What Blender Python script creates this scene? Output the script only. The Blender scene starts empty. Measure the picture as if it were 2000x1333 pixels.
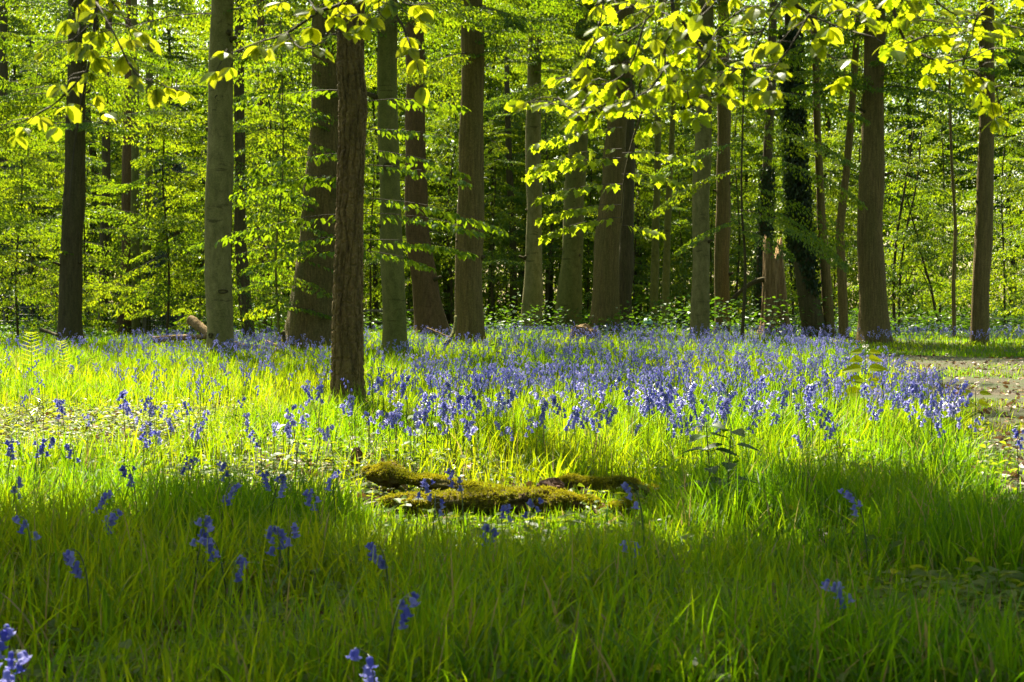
import bpy, math, random
import numpy as np
from mathutils import noise as mnoise, Vector
RNG = np.random.default_rng(11)
random.seed(5)
scene = bpy.context.scene
COL = scene.collection
F = 2000 * 50 / 36.0      # focal length in pixels of the 2000 px wide photograph
CAM_H, HOR = 1.0, 600.0   # eye height, horizon row

def at(px, py, d):
    return np.array([(px - 1000) / F * d, d, CAM_H - (py - HOR) / F * d])
def depth_of(py, z=0.0):
    return (CAM_H - z) * F / (py - HOR)
def ground(x, y):
    x = np.asarray(x, float); y = np.asarray(y, float)
    return (0.025 * np.sin(x * .9 + 1.3) * np.sin(y * .7) + 0.012 * np.sin(x * 2.1 + y * 1.7)
            + 0.12 * np.clip((y - 30) / 30, 0, 1) * np.sin(x * .13 + .5))
# ------------------------------------------------------------------ noise
def _h(ix, iy, s):
    n = (ix * 374761393 + iy * 668265263 + s * 982451653) & 0xffffffff
    n = ((n ^ (n >> 13)) * 1274126177) & 0xffffffff
    return ((n ^ (n >> 16)) & 0xffff) / 65535.0
def vnoise(x, y, s=0):
    x = np.asarray(x, float); y = np.asarray(y, float)
    ix = np.floor(x).astype(np.int64); iy = np.floor(y).astype(np.int64)
    fx = x - ix; fy = y - iy
    fx = fx * fx * (3 - 2 * fx); fy = fy * fy * (3 - 2 * fy)
    a = _h(ix, iy, s); b = _h(ix + 1, iy, s); c = _h(ix, iy + 1, s); d = _h(ix + 1, iy + 1, s)
    return (a * (1 - fx) + b * fx) * (1 - fy) + (c * (1 - fx) + d * fx) * fy
def fbm(x, y, s=0):
    return (vnoise(x, y, s) + .5 * vnoise(x * 2.1, y * 2.1, s + 1) + .25 * vnoise(x * 4.3, y * 4.3, s + 2)) / 1.75
# ------------------------------------------------------------------ sun
SUN_EL, SUN_AZ = math.radians(52), math.radians(-20)   # azimuth from +Y, negative = left
SUN = np.array([math.sin(SUN_AZ) * math.cos(SUN_EL), math.cos(SUN_AZ) * math.cos(SUN_EL), math.sin(SUN_EL)])
def project(p):
    k = p[:, 2] / SUN[2]
    return p[:, 0] - SUN[0] * k, p[:, 1] - SUN[1] * k
def gap(gx, gy):
    """True where canopy leaves are left out so sun lands in a chosen pattern."""
    n = fbm(gx * .55, gy * .45, 3) + .05 * (gy > 28); n2 = fbm(gx * 1.5 + 9, gy * 1.1, 7)
    n3 = .5 * fbm(gx * 2.4 + 4, gy * 1.5, 17) + .5 * fbm(gx * .9, gy * .7, 19)
    front = 8.0 + 2.2 * (vnoise(gx * .6, 0 * gy, 21) - .5) + 1.6 * (vnoise(gx * 1.7, gy * .5, 23) - .5) + np.where(gx > 2.2, -.3, 0)
    far = 27.5 + 3 * (vnoise(gx * .35, 0 * gy, 31) - .5)
    edge = 1.5 + .18 * gy
    o = n > .53                                                   # the wood behind: dappled
    main = (gy > front) & (gy < far)
    o = np.where(main, n2 < .70, o)
    o = np.where((gy < 36) & (gy > 12.8) & (gx > edge), n2 > .66, o)
    o = np.where((gy <= front), n3 > np.interp(gy, [4.6, 5.8, 7.0, 8.0], [.61, .51, .45, .41]), o)
    o = np.where(gy < 4.6, n3 > np.interp(gy, [3.6, 4.6], [.75, .64]), o)
    o = np.where((gy > 1.3) & (gy < 2.95), True, o)  # opened so that sun reaches the near boughs
    lg = (gy > 6.6) & (gy < 8.3) & (np.abs(gx) < 1.4)
    o = np.where(lg, n3 > .42, o)  # opened further to put sun on the logs
    return o
# ------------------------------------------------------------------ mesh building
class MB:
    def __init__(s): s.v = []; s.f = []; s.m = []; s.t = []; s.n = 0
    def add(s, v, f, m=0, t=None):
        v = np.asarray(v, float).reshape(-1, 3); f = np.asarray(f, np.int64).reshape(-1, 3)
        s.v.append(v); s.f.append(f + s.n)
        s.m.append(np.full(len(f), m) if np.isscalar(m) else np.asarray(m))
        s.t.append(np.full(len(v), .5) if t is None else np.broadcast_to(np.asarray(t, float), (len(v),)))
        s.n += len(v); return s
    def build(s, name, mats, parent=None, loc=(0, 0, 0), smooth=False):
        v = np.concatenate(s.v) - np.asarray(loc); f = np.concatenate(s.f); m = np.concatenate(s.m); t = np.concatenate(s.t)
        me = bpy.data.meshes.new(name)
        me.vertices.add(len(v)); me.vertices.foreach_set('co', v.astype(np.float32).ravel())
        me.loops.add(len(f) * 3); me.loops.foreach_set('vertex_index', f.astype(np.int32).ravel())
        me.polygons.add(len(f)); me.polygons.foreach_set('loop_start', np.arange(len(f), dtype=np.int32) * 3)
        if not isinstance(mats, (list, tuple)): mats = [mats]
        for x in mats: me.materials.append(x)
        me.polygons.foreach_set('material_index', m.astype(np.int32))
        me.polygons.foreach_set('use_smooth', np.full(len(f), smooth))
        a = me.attributes.new('tone', 'FLOAT', 'POINT'); a.data.foreach_set('value', t.astype(np.float32))
        me.update(calc_edges=True)
        o = bpy.data.objects.new(name, me); COL.objects.link(o)
        if parent is not None: o.parent = parent
        else: o.location = loc
        return o
def tag(o, label=None, cat=None, group=None, kind=None):
    if label: o['label'] = label
    if cat: o['category'] = cat
    if group: o['group'] = group
    if kind: o['kind'] = kind
    return o
def thing(name, label, cat, loc, group=None):
    o = bpy.data.objects.new(name, None); COL.objects.link(o)
    o.location = [float(q) for q in loc]; o.empty_display_size = .2
    return tag(o, label, cat, group)
def copy_tree(o, loc, rz=0, sc=1, parent=None):
    c = o.copy(); COL.objects.link(c)
    if parent is None:
        c.location = [float(q) for q in loc]; c.rotation_euler = (0, 0, rz); c.scale = (sc, sc, sc)
    else: c.parent = parent
    for ch in list(o.children): copy_tree(ch, None, parent=c)
    return c
def unit(a):
    return a / np.maximum(np.linalg.norm(a, axis=-1, keepdims=True), 1e-9)
def place(mb, tmpl, pos, d, n, sc, m=0, tone=None, widths=None):
    """many copies of one small template (verts along/side/up, tris) into one mesh"""
    tv, tf = tmpl; N = len(pos)
    if N == 0: return
    d = unit(d); s = unit(np.cross(n, d)); n = np.cross(d, s)
    sc = np.broadcast_to(np.asarray(sc, float), (N,)); w = sc if widths is None else widths
    v = (pos[:, None, :] + sc[:, None, None] * (tv[None, :, 0:1] * d[:, None] + tv[None, :, 2:3] * n[:, None])
         + w[:, None, None] * tv[None, :, 1:2] * s[:, None])
    f = tf[None] + (np.arange(N) * len(tv))[:, None, None]
    t = RNG.random(N) if tone is None else np.broadcast_to(tone, (N,))
    mb.add(v, f, m, np.repeat(t, len(tv)))
def leaf_template(half, fold=.18, curl=.18):
    k = len(half); v = []; f = []
    mid = list(range(k))
    for a, b in half: v.append((a, 0, -curl * a * a))
    L = []; R = []
    for i, (a, b) in enumerate(half):
        if i in (0, k - 1): L.append(i); R.append(i); continue
        L.append(len(v)); v.append((a, b, fold * b - curl * a * a)); R.append(len(v)); v.append((a, -b, fold * b - curl * a * a))
    for i in range(k - 1):
        for S, flip in ((L, 0), (R, 1)):
            q = [mid[i], mid[i + 1], S[i + 1], S[i]]
            for tri in ((q[0], q[1], q[2]), (q[0], q[2], q[3])):
                if len(set(tri)) == 3: f.append(tri[::-1] if flip else tri)
    return np.array(v, float), np.array(f)
BEECH = leaf_template([(0, 0), (.1, .13), (.28, .27), (.5, .31), (.7, .25), (.88, .12), (1, 0)])
OAK = leaf_template([(0, 0), (.12, .05), (.22, .17), (.28, .11), (.4, .25), (.48, .16), (.6, .32), (.68, .2), (.8, .27), (.9, .13), (1, .03), (1.02, 0)])
MAPLE = leaf_template([(0, 0), (.02, .2), (.12, .42), (.24, .24), (.5, .5), (.52, .26), (.68, .22), (.78, .14), (1, 0)], .1, .12)
NETTLE = leaf_template([(0, 0), (.06, .2), (.1, .18), (.16, .3), (.22, .27), (.3, .34), (.38, .28), (.46, .31), (.54, .23), (.62, .25), (.7, .16), (.8, .15), (.9, .06), (1, 0)], .25, .1)
FERN = leaf_template([(0, 0), (.06, .12), (.1, .05), (.16, .17), (.21, .06), (.28, .18), (.33, .06), (.4, .16), (.45, .05), (.52, .14), (.57, .05), (.64, .11), (.7, .04), (.78, .08), (.84, .03), (1, 0)], .2, .2)
HEX = (np.array([(0, 0, 0), (.25, -.26, .06), (.62, -.27, .04), (1, 0, -.14), (.62, .27, .04), (.25, .26, .06), (.45, 0, -.02)], float),
       np.array([(0, 1, 6), (1, 2, 6), (2, 3, 6), (3, 4, 6), (4, 5, 6), (5, 0, 6)]))
QUAD = (np.array([(0, 0, 0), (.45, .33, .07), (1, 0, -.1), (.45, -.33, .07)], float), np.array([(0, 2, 1), (0, 3, 2)]))

def tube(mb, pts, rad, seg=6, m=0, tone=.5, cap=True):
    pts = np.asarray(pts, float); rad = np.broadcast_to(np.asarray(rad, float), (len(pts),))
    tg = unit(np.gradient(pts, axis=0)); ref = np.array([0, 0, 1.0]) if abs(tg[0][2]) < .9 else np.array([1.0, 0, 0])
    a = np.linspace(0, 2 * np.pi, seg, endpoint=False); V = []
    for p, t, r in zip(pts, tg, rad):
        s = np.cross(t, ref); s /= max(np.linalg.norm(s), 1e-9); u = np.cross(s, t)
        V.append(p + r * (np.cos(a)[:, None] * s + np.sin(a)[:, None] * u))
    V = np.concatenate(V); n = len(pts); f = []
    i = np.arange(n - 1)[:, None] * seg; j = np.arange(seg)[None]; k = (j + 1) % seg
    A = (i + j).ravel(); B = (i + k).ravel(); C = (i + seg + k).ravel(); D = (i + seg + j).ravel()
    f = np.concatenate([np.stack([A, B, C], 1), np.stack([A, C, D], 1)])
    if cap:
        V = np.concatenate([V, pts[-1:] + tg[-1:] * rad[-1] * .3, pts[:1]]); q = np.arange(seg); q2 = (q + 1) % seg; b = (n - 1) * seg
        f = np.concatenate([f, np.stack([b + q, b + q2, np.full(seg, n * seg)], 1), np.stack([q2, q, np.full(seg, n * seg + 1)], 1)])
    mb.add(V, f, m, tone)
def smooth_path(pts, n):
    pts = np.asarray(pts, float); t = np.linspace(0, len(pts) - 1, n); out = []
    P = np.concatenate([2 * pts[:1] - pts[1:2], pts, 2 * pts[-1:] - pts[-2:-1]])
    for q in t:
        i = min(int(q), len(pts) - 2); u = q - i; a, b, c, d = P[i:i + 4]
        out.append(.5 * (2 * b + (c - a) * u + (2 * a - 5 * b + 4 * c - d) * u * u + (3 * b - a - 3 * c + d) * u ** 3))
    return np.array(out)
# ------------------------------------------------------------------ materials
def nt(name):
    m = bpy.data.materials.new(name); m.use_nodes = True; t = m.node_tree; t.nodes.clear()
    return m, t, (lambda ty, **k: _node(t, ty, k)), t.links.new
def _node(t, ty, k):
    n = t.nodes.new(ty)
    for a, b in k.items():
        if a.startswith('i_'): n.inputs[a[2:].replace('_', ' ')].default_value = b
        else: setattr(n, a, b)
    return n
def ramp(n, stops):
    r = n.color_ramp
    while len(r.elements) < len(stops): r.elements.new(.5)
    for e, (p, c) in zip(r.elements, stops): e.position = p; e.color = (*c, 1)
def leaf_mat(name, refl, trans, mixf=.5, gloss=.07, rough=.35):
    """refl, trans: lists of two or three colours that single leaves run through"""
    m, t, N, L = nt(name)
    a = N('ShaderNodeAttribute', attribute_name='tone')
    r1 = N('ShaderNodeValToRGB'); ramp(r1, [(i / (len(refl) - 1), c) for i, c in enumerate(refl)])
    r2 = N('ShaderNodeValToRGB'); ramp(r2, [(i / (len(trans) - 1), c) for i, c in enumerate(trans)])
    L(a.outputs['Fac'], r1.inputs[0]); L(a.outputs['Fac'], r2.inputs[0])
    d = N('ShaderNodeBsdfDiffuse'); tr = N('ShaderNodeBsdfTranslucent'); g = N('ShaderNodeBsdfGlossy', i_Roughness=rough)
    L(r1.outputs[0], d.inputs[0]); L(r2.outputs[0], tr.inputs[0])
    g.inputs[0].default_value = (.9, .95, 1, 1)
    mx = N('ShaderNodeMixShader'); mx.inputs[0].default_value = mixf
    L(d.outputs[0], mx.inputs[1]); L(tr.outputs[0], mx.inputs[2])
    lw = N('ShaderNodeLayerWeight', i_Blend=.25); mu = N('ShaderNodeMath', operation='MULTIPLY_ADD')
    mu.inputs[1].default_value = gloss * 2; mu.inputs[2].default_value = gloss * .5
    L(lw.outputs['Fresnel'], mu.inputs[0])
    m2 = N('ShaderNodeMixShader'); L(mu.outputs[0], m2.inputs[0]); L(mx.outputs[0], m2.inputs[1]); L(g.outputs[0], m2.inputs[2])
    o = N('ShaderNodeOutputMaterial'); L(m2.outputs[0], o.inputs[0])
    return m
def plain(name, c, rough=.8):
    m, t, N, L = nt(name); b = N('ShaderNodeBsdfPrincipled', i_Roughness=rough); b.inputs['Base Color'].default_value = (*c, 1)
    nz = N('ShaderNodeTexNoise', i_Scale=14.0, i_Detail=6.0); tc = N('ShaderNodeTexCoord'); L(tc.outputs['Object'], nz.inputs['Vector'])
    r = N('ShaderNodeValToRGB'); ramp(r, [(.3, tuple(x * .6 for x in c)), (.7, tuple(min(1, x * 1.3) for x in c))]); L(nz.outputs[0], r.inputs[0]); L(r.outputs[0], b.inputs['Base Color'])
    bp = N('ShaderNodeBump', i_Strength=.5, i_Distance=.01); L(nz.outputs[0], bp.inputs['Height']); L(bp.outputs[0], b.inputs['Normal'])
    o = N('ShaderNodeOutputMaterial'); L(b.outputs[0], o.inputs[0]); return m
def bark_mat(name, dark, light, moss, scale=(9, 9, 1.2), bump=.6, marks=0, moss_amt=.45, fine=30):
    m, t, N, L = nt(name)
    tc = N('ShaderNodeTexCoord'); mp = N('ShaderNodeMapping'); mp.inputs['Scale'].default_value = scale; L(tc.outputs['Object'], mp.inputs[0])
    n1 = N('ShaderNodeTexNoise', i_Scale=2.2, i_Detail=8.0, i_Roughness=.65); L(mp.outputs[0], n1.inputs['Vector'])
    mp3 = N('ShaderNodeMapping'); mp3.inputs['Scale'].default_value = (2.6, 2.6, .5); L(tc.outputs['Object'], mp3.inputs[0])
    n2 = N('ShaderNodeTexNoise', i_Scale=1.3, i_Detail=7.0, i_Roughness=.6); L(mp3.outputs[0], n2.inputs['Vector'])
    n3 = N('ShaderNodeTexNoise', i_Scale=float(fine), i_Detail=3.0); L(tc.outputs['Object'], n3.inputs['Vector'])
    r = N('ShaderNodeValToRGB'); ramp(r, [(.32, dark), (.68, light)]); L(n1.outputs[0], r.inputs[0])
    mr = N('ShaderNodeValToRGB'); ramp(mr, [(.5 - .12, (0, 0, 0)), (.5 + .15, (1, 1, 1))]); L(n2.outputs[0], mr.inputs[0])
    ms = N('ShaderNodeMath', operation='MULTIPLY'); ms.inputs[1].default_value = moss_amt; L(mr.outputs[0], ms.inputs[0])
    mx = N('ShaderNodeMixRGB'); L(ms.outputs[0], mx.inputs[0]); L(r.outputs[0], mx.inputs[1]); mx.inputs[2].default_value = (*moss, 1)
    col = mx.outputs[0]; h = n1.outputs[0]
    if marks:
        mp2 = N('ShaderNodeMapping'); mp2.inputs['Scale'].default_value = (1.6, 1.6, 7); L(tc.outputs['Object'], mp2.inputs[0])
        n4 = N('ShaderNodeTexNoise', i_Scale=1.7, i_Detail=5.0, i_Distortion=.5); L(mp2.outputs[0], n4.inputs['Vector'])
        r4 = N('ShaderNodeValToRGB'); ramp(r4, [(.30, (1, 1, 1)), (.38, (0, 0, 0))]); L(n4.outputs[0], r4.inputs[0])
        mm = N('ShaderNodeMath', operation='MULTIPLY'); mm.inputs[1].default_value = marks; L(r4.outputs[0], mm.inputs[0])
        mx2 = N('ShaderNodeMixRGB'); L(mm.outputs[0], mx2.inputs[0]); L(col, mx2.inputs[1]); mx2.inputs[2].default_value = (*[x * .5 for x in dark], 1); col = mx2.outputs[0]
    ov = N('ShaderNodeMixRGB', blend_type='OVERLAY'); ov.inputs[0].default_value = .55; L(col, ov.inputs[1]); L(n3.outputs[0], ov.inputs[2])
    b = N('ShaderNodeBsdfPrincipled', i_Roughness=.9); b.inputs['Specular IOR Level'].default_value = .2; L(ov.outputs[0], b.inputs['Base Color'])
    ad = N('ShaderNodeMath', operation='ADD'); L(h, ad.inputs[0]); L(n3.outputs[0], ad.inputs[1])
    bp = N('ShaderNodeBump', i_Strength=bump, i_Distance=.03); L(ad.outputs[0], bp.inputs['Height']); L(bp.outputs[0], b.inputs['Normal'])
    o = N('ShaderNodeOutputMaterial'); L(b.outputs[0], o.inputs[0]); return m
M = {}
M['leaf'] = leaf_mat('beech_leaf', [(.036, .10, .006), (.07, .15, .008)], [(.085, .18, .003), (.19, .29, .004), (.32, .38, .006)], .55, .03)
M['leaf_dark'] = leaf_mat('undergrowth_leaf', [(.024, .065, .006), (.04, .10, .008)], [(.07, .17, .004), (.13, .25, .005)], .45, .03)  # darker leaf green, used on the undergrowth
M['leaf_near'] = leaf_mat('young_leaf', [(.10, .17, .010), (.14, .19, .012)], [(.38, .47, .010), (.52, .54, .012)], .66, .03)
M['leaf_gold'] = leaf_mat('yellow_leaf', [(.10, .14, .012), (.15, .15, .014)], [(.36, .50, .006), (.52, .57, .008)], .66, .025)
M['mustard'] = leaf_mat('mustard_leaf', [(.16, .22, .01), (.20, .24, .01)], [(.50, .58, .006), (.60, .62, .008)], .66, .01)
M['leaf_syc'] = leaf_mat('sycamore_leaf', [(.07, .13, .010), (.12, .15, .012)], [(.2, .36, .006), (.42, .46, .008)], .58, .03)
M['canopy'] = leaf_mat('canopy_leaf', [(.036, .085, .006), (.05, .12, .008)], [(.09, .20, .004), (.15, .27, .005)], .5, .03)
M['ivy'] = leaf_mat('ivy_leaf', [(.012, .028, .008), (.03, .05, .012)], [(.02, .05, .006), (.04, .07, .006)], .25, .03)
M['conifer'] = leaf_mat('conifer_needles', [(.018, .04, .012), (.03, .06, .018)], [(.02, .05, .01), (.03, .06, .01)], .25, .06)
M['grass'] = leaf_mat('grass_blade', [(.024, .09, .004), (.048, .135, .005), (.10, .17, .007), (.34, .27, .12)], [(.075, .26, .002), (.24, .43, .003), (.47, .52, .005), (.3, .24, .08)], .55, .008, .5)
M['weed'] = leaf_mat('weed_leaf', [(.06, .11, .012), (.10, .15, .02)], [(.22, .32, .01), (.36, .40, .010)], .5, .03, .4)
M['nettle'] = leaf_mat('nettle_leaf', [(.045, .10, .015), (.07, .13, .02)], [(.07, .18, .006), (.10, .22, .008)], .4, .05, .4)
M['fern'] = leaf_mat('fern_leaf', [(.07, .13, .012), (.10, .15, .016)], [(.34, .44, .008), (.44, .48, .010)], .55, .06)
M['litter'] = leaf_mat('dead_leaf', [(.05, .022, .010), (.14, .065, .024), (.28, .19, .09)], [(.16, .07, .02), (.20, .12, .05)], .2, .06, .45)
M['bell'] = leaf_mat('bluebell_petal', [(.09, .10, .48), (.26, .27, .66), (.48, .46, .78)], [(.10, .11, .56), (.42, .41, .84)], .4, .03, .5)  # dark end stands in for shade on near flowers, pale end for sun
M['white'] = leaf_mat('white_petal', [(.7, .7, .6), (.8, .8, .7)], [(.6, .6, .5), (.6, .6, .5)], .4, .05)
M['stem'] = leaf_mat('flower_stem', [(.03, .06, .015), (.06, .09, .03)], [(.08, .14, .01), (.14, .2, .02)], .3, .06)
M['moss'] = leaf_mat('moss_tuft', [(.15, .145, .006), (.28, .245, .009), (.40, .32, .014)], [(.24, .28, .008), (.42, .38, .010)], .35, .02, .6)
M['oak_bark'] = bark_mat('oak_bark', (.05, .034, .015), (.24, .16, .065), (.10, .095, .025), (7, 7, 1.6), .8, 0, .25, 40)
M['beech_bark'] = bark_mat('beech_bark', (.12, .108, .040), (.25, .22, .085), (.10, .105, .024), (4, 4, 2), .25, .75, .55, 45)
M['green_bark'] = bark_mat('green_beech_bark', (.085, .085, .022), (.17, .16, .042), (.08, .095, .015), (4, 4, 2), .25, .7, .55, 45)
M['brown_bark'] = bark_mat('brown_bark', (.078, .056, .02), (.19, .138, .048), (.09, .09, .02), (12, 12, 1.0), .6, 0, .4)
M['red_bark'] = bark_mat('russet_bark', (.065, .04, .017), (.145, .09, .036), (.085, .065, .018), (8, 8, 1.5), .6, .3, .3)
M['dark_bark'] = bark_mat('dark_bark', (.04, .032, .016), (.10, .08, .036), (.05, .055, .016), (8, 8, 1.2), .6, 0, .45)
M['big_bark'] = bark_mat('great_trunk_bark', (.075, .055, .022), (.18, .13, .05), (.06, .075, .02), (14, 14, 1.6), .8, .2, .45)
M['dead_wood'] = bark_mat('dead_wood', (.09, .055, .025), (.30, .20, .09), (.14, .12, .04), (6, 6, .8), .7, 0, .2)
M['twig'] = plain('twig_wood', (.05, .04, .022))
M['rotten'] = plain('rotten_wood', (.12, .05, .02))
M['post'] = plain('weathered_post', (.16, .14, .10)); M['pale_rail'] = plain('pale_rail', (.42, .40, .30)); M['wire'] = plain('fence_wire', (.12, .12, .11), .5)
M['teal'] = plain('teal_plastic', (.25, .5, .48), .4); M['black'] = plain('black_plastic', (.015, .015, .017), .5)
def ground_mat():
    m, t, N, L = nt('forest_floor'); tc = N('ShaderNodeTexCoord')
    n1 = N('ShaderNodeTexNoise', i_Scale=1.3, i_Detail=8.0, i_Roughness=.7); n2 = N('ShaderNodeTexNoise', i_Scale=26.0, i_Detail=6.0); n3 = N('ShaderNodeTexVoronoi', i_Scale=38.0)
    for n in (n1, n2, n3): L(tc.outputs['Object'], n.inputs['Vector'])
    r = N('ShaderNodeValToRGB'); ramp(r, [(.35, (.03, .045, .008)), (.55, (.05, .07, .012)), (.72, (.075, .055, .026))]); L(n1.outputs[0], r.inputs[0])
    r2 = N('ShaderNodeValToRGB'); ramp(r2, [(.3, (.25, .25, .25)), (.7, (1, 1, 1))]); L(n2.outputs[0], r2.inputs[0])
    mx = N('ShaderNodeMixRGB', blend_type='MULTIPLY'); mx.inputs[0].default_value = .8; L(r.outputs[0], mx.inputs[1]); L(r2.outputs[0], mx.inputs[2])
    b = N('ShaderNodeBsdfPrincipled', i_Roughness=.95); L(mx.outputs[0], b.inputs['Base Color'])
    bp = N('ShaderNodeBump', i_Strength=.8, i_Distance=.03); L(n3.outputs[0], bp.inputs['Height']); L(bp.outputs[0], b.inputs['Normal'])
    o = N('ShaderNodeOutputMaterial'); L(b.outputs[0], o.inputs[0]); return m
def path_mat():
    m, t, N, L = nt('trodden_earth'); tc = N('ShaderNodeTexCoord')
    n1 = N('ShaderNodeTexNoise', i_Scale=.9, i_Detail=7.0, i_Roughness=.65, i_Distortion=.4); n2 = N('ShaderNodeTexNoise', i_Scale=40.0, i_Detail=5.0); n3 = N('ShaderNodeTexVoronoi', i_Scale=45.0)
    for n in (n1, n2, n3): L(tc.outputs['Object'], n.inputs['Vector'])
    r = N('ShaderNodeValToRGB'); ramp(r, [(.40, (.035, .06, .007)), (.54, (.05, .042, .016)), (.72, (.075, .05, .024))]); L(n1.outputs[0], r.inputs[0])
    r2 = N('ShaderNodeValToRGB'); ramp(r2, [(.3, (.35, .35, .35)), (.7, (1, 1, 1))]); L(n2.outputs[0], r2.inputs[0])
    mx = N('ShaderNodeMixRGB', blend_type='MULTIPLY'); mx.inputs[0].default_value = .7; L(r.outputs[0], mx.inputs[1]); L(r2.outputs[0], mx.inputs[2])
    b = N('ShaderNodeBsdfPrincipled', i_Roughness=.95); L(mx.outputs[0], b.inputs['Base Color'])
    bp = N('ShaderNodeBump', i_Strength=.7, i_Distance=.02); L(n3.outputs[0], bp.inputs['Height']); L(bp.outputs[0], b.inputs['Normal'])
    o = N('ShaderNodeOutputMaterial'); L(b.outputs[0], o.inputs[0]); return m
# ------------------------------------------------------------------ setting
def grid_mesh(name, xs, ys, zf, mat):
    X, Y = np.meshgrid(xs, ys); mb = MB(); nx = len(xs); ny = len(ys)
    i = np.arange(ny - 1)[:, None] * nx; j = np.arange(nx - 1)[None]
    A = (i + j).ravel(); B = A + 1; C = A + nx + 1; D = A + nx
    mb.add(np.stack([X, Y, zf(X, Y)], -1), np.concatenate([np.stack([A, B, C], 1), np.stack([A, C, D], 1)]))
    return mb.build(name, mat, smooth=True)
xs = np.concatenate([np.linspace(-600, -32, 16), np.linspace(-30, 30, 200), np.linspace(32, 600, 16)])
ys = np.concatenate([np.linspace(-200, 0, 8), np.linspace(1, 61, 200), np.linspace(65, 900, 20)])
tag(grid_mesh('ground', xs, ys, ground, ground_mat()), kind='structure')
# footpath, from the right edge of the picture back between the trees
PATH_L = np.array([(2.7, 7.5), (3.5, 10), (4.15, 12.6), (4.6, 15.5), (5.1, 18.5), (5.8, 23), (6.6, 27), (7.4, 29.5)])
PATH_R = np.array([(6.3, 7), (6.8, 10), (7.2, 12.6), (7.5, 15.5), (7.8, 18.5), (8.3, 22), (9.0, 24.5), (10.2, 26.5)])
pl = smooth_path(PATH_L, 90); pr = smooth_path(PATH_R, 90)
def path_left(y): return np.interp(y, pl[:, 1], pl[:, 0])
def path_right(y): return np.interp(y, pr[:, 1], pr[:, 0])
mb = MB(); V = []
for a, b in zip(pl, pr):
    for u in np.linspace(0, 1, 24):
        p = a * (1 - u) + b * u; w = .25 * (fbm(p[0] * 1.1, p[1] * 1.1, 5) - .5) * (1 if u in (0, 1) else 0)
        V.append((p[0] + w, p[1], float(ground(p[0], p[1])) + .012 * (1 if 0 < u < 1 else -1)))
i = np.arange(89)[:, None] * 24; j = np.arange(23)[None]; A = (i + j).ravel()
mb.add(V, np.concatenate([np.stack([A, A + 1, A + 25], 1), np.stack([A, A + 25, A + 24], 1)]))
tag(mb.build('path', path_mat(), smooth=True), kind='structure')
def on_path(x, y, m=0.):
    wob = .35 * (fbm(x * 1.3, y * 1.3, 5) - .5)
    return (x > path_left(y) + m + wob) & (x < path_right(y) - m - wob) & (y < 28.2)
# ------------------------------------------------------------------ trunks
def trunk_profile(pts, d, htop, top_r):
    P = np.array([at(px, py, d) for px, py, w in pts]); r = np.array([w / 2 / F * d for *_, w in pts])
    z = P[:, 2]; x = P[:, 0]; o = np.argsort(z); z, x, r = z[o], x[o], r[o]
    sl = (x[-1] - x[-2]) / max(z[-1] - z[-2], .1) if len(z) > 1 else 0
    z = np.append(z, htop); x = np.append(x, x[-1] + sl * .6 * (htop - z[-2])); r = np.append(r, top_r)
    return lambda q: (np.interp(q, z, x), np.interp(q, z, r))
def trunk_mesh(name, prof, d, htop, mat, parent, seg=28, dz=.22, flare=.3, lump=.05, seed=0, bark=0.):
    zz = np.concatenate([np.arange(-.15, 1.2, min(dz, .1)), np.arange(1.2, htop, dz)]); a = np.linspace(0, 2 * np.pi, seg, endpoint=False)
    cx, rr = prof(zz); hs = seed * 1.7; cx = cx + rr * np.clip(zz / 1.5, 0, 1) * (.09 * np.sin(zz * .7 + hs) + .05 * np.sin(zz * 1.9 + hs * 2)); rr = rr * (1 + .035 * np.sin(zz * 1.3 + hs) + .025 * np.sin(zz * 3.1 + hs * 3))
    Z, A = np.meshgrid(zz, a, indexing='ij'); R = rr[:, None] * np.ones_like(A)
    lob = .5 + .5 * np.cos(A * 5 + seed) * np.cos(A * 2 + seed * 2.3)
    zc = np.clip(Z, 0, None); w0 = max(float(prof(.8)[1]), .05)
    R = R * (1 + flare * (.35 + 1.1 * lob) * np.exp(-zc / (w0 * .9)))
    ca, sa = np.cos(A), np.sin(A)
    R *= 1 + lump * (fbm(ca * 1.3 + seed * 3.1 + Z * .5, sa * 1.3 + Z * .9, seed) - .5) * 2 + lump * .5 * (fbm(ca * 4 + 3 + Z, sa * 4 + Z * 2.5, seed + 5) - .5)
    if bark > 0:
        # furrowed ridges: long plates split by wandering cracks
        wa = A + .8 * (fbm(ca * 2 + 5, Z * 1.8 + sa, 41) - .5) + .34 * (vnoise(ca * 4 + sa * 3, Z * 7, 42) - .5)
        u = wa / (2 * np.pi) * 15; k = np.floor(u); fu = u - k
        crack = np.minimum(fu, 1 - fu)
        off = vnoise(k * 7.3, Z * 0 + 3, 43); v = Z * (6.5 + 4 * off) + off * 9; fv = v - np.floor(v); hc = np.minimum(fv, 1 - fv)
        c = np.minimum(crack * 2.2, .08 + hc * 3.2)
        R += bark * (np.clip(c * 2.2, 0, 1) - .6) + bark * .5 * (vnoise(u * 3, Z * 26, 44) - .5)
    cy = d + .03 * np.sin(zz * .8 + seed)
    V = np.stack([cx[:, None] + R * ca, cy[:, None] + R * sa, Z + ground(cx[:, None], d)], -1)
    n = len(zz); i = np.arange(n - 1)[:, None] * seg; j = np.arange(seg)[None]; k = (j + 1) % seg
    Aq = (i + j).ravel(); B = (i + k).ravel(); C = (i + seg + k).ravel(); D = (i + seg + j).ravel()
    mb = MB(); mb.add(V, np.concatenate([np.stack([Aq, B, C], 1), np.stack([Aq, C, D], 1)]))
    return mb.build(name, mat, parent, parent.location if parent else (0, 0, 0), smooth=True)
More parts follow.
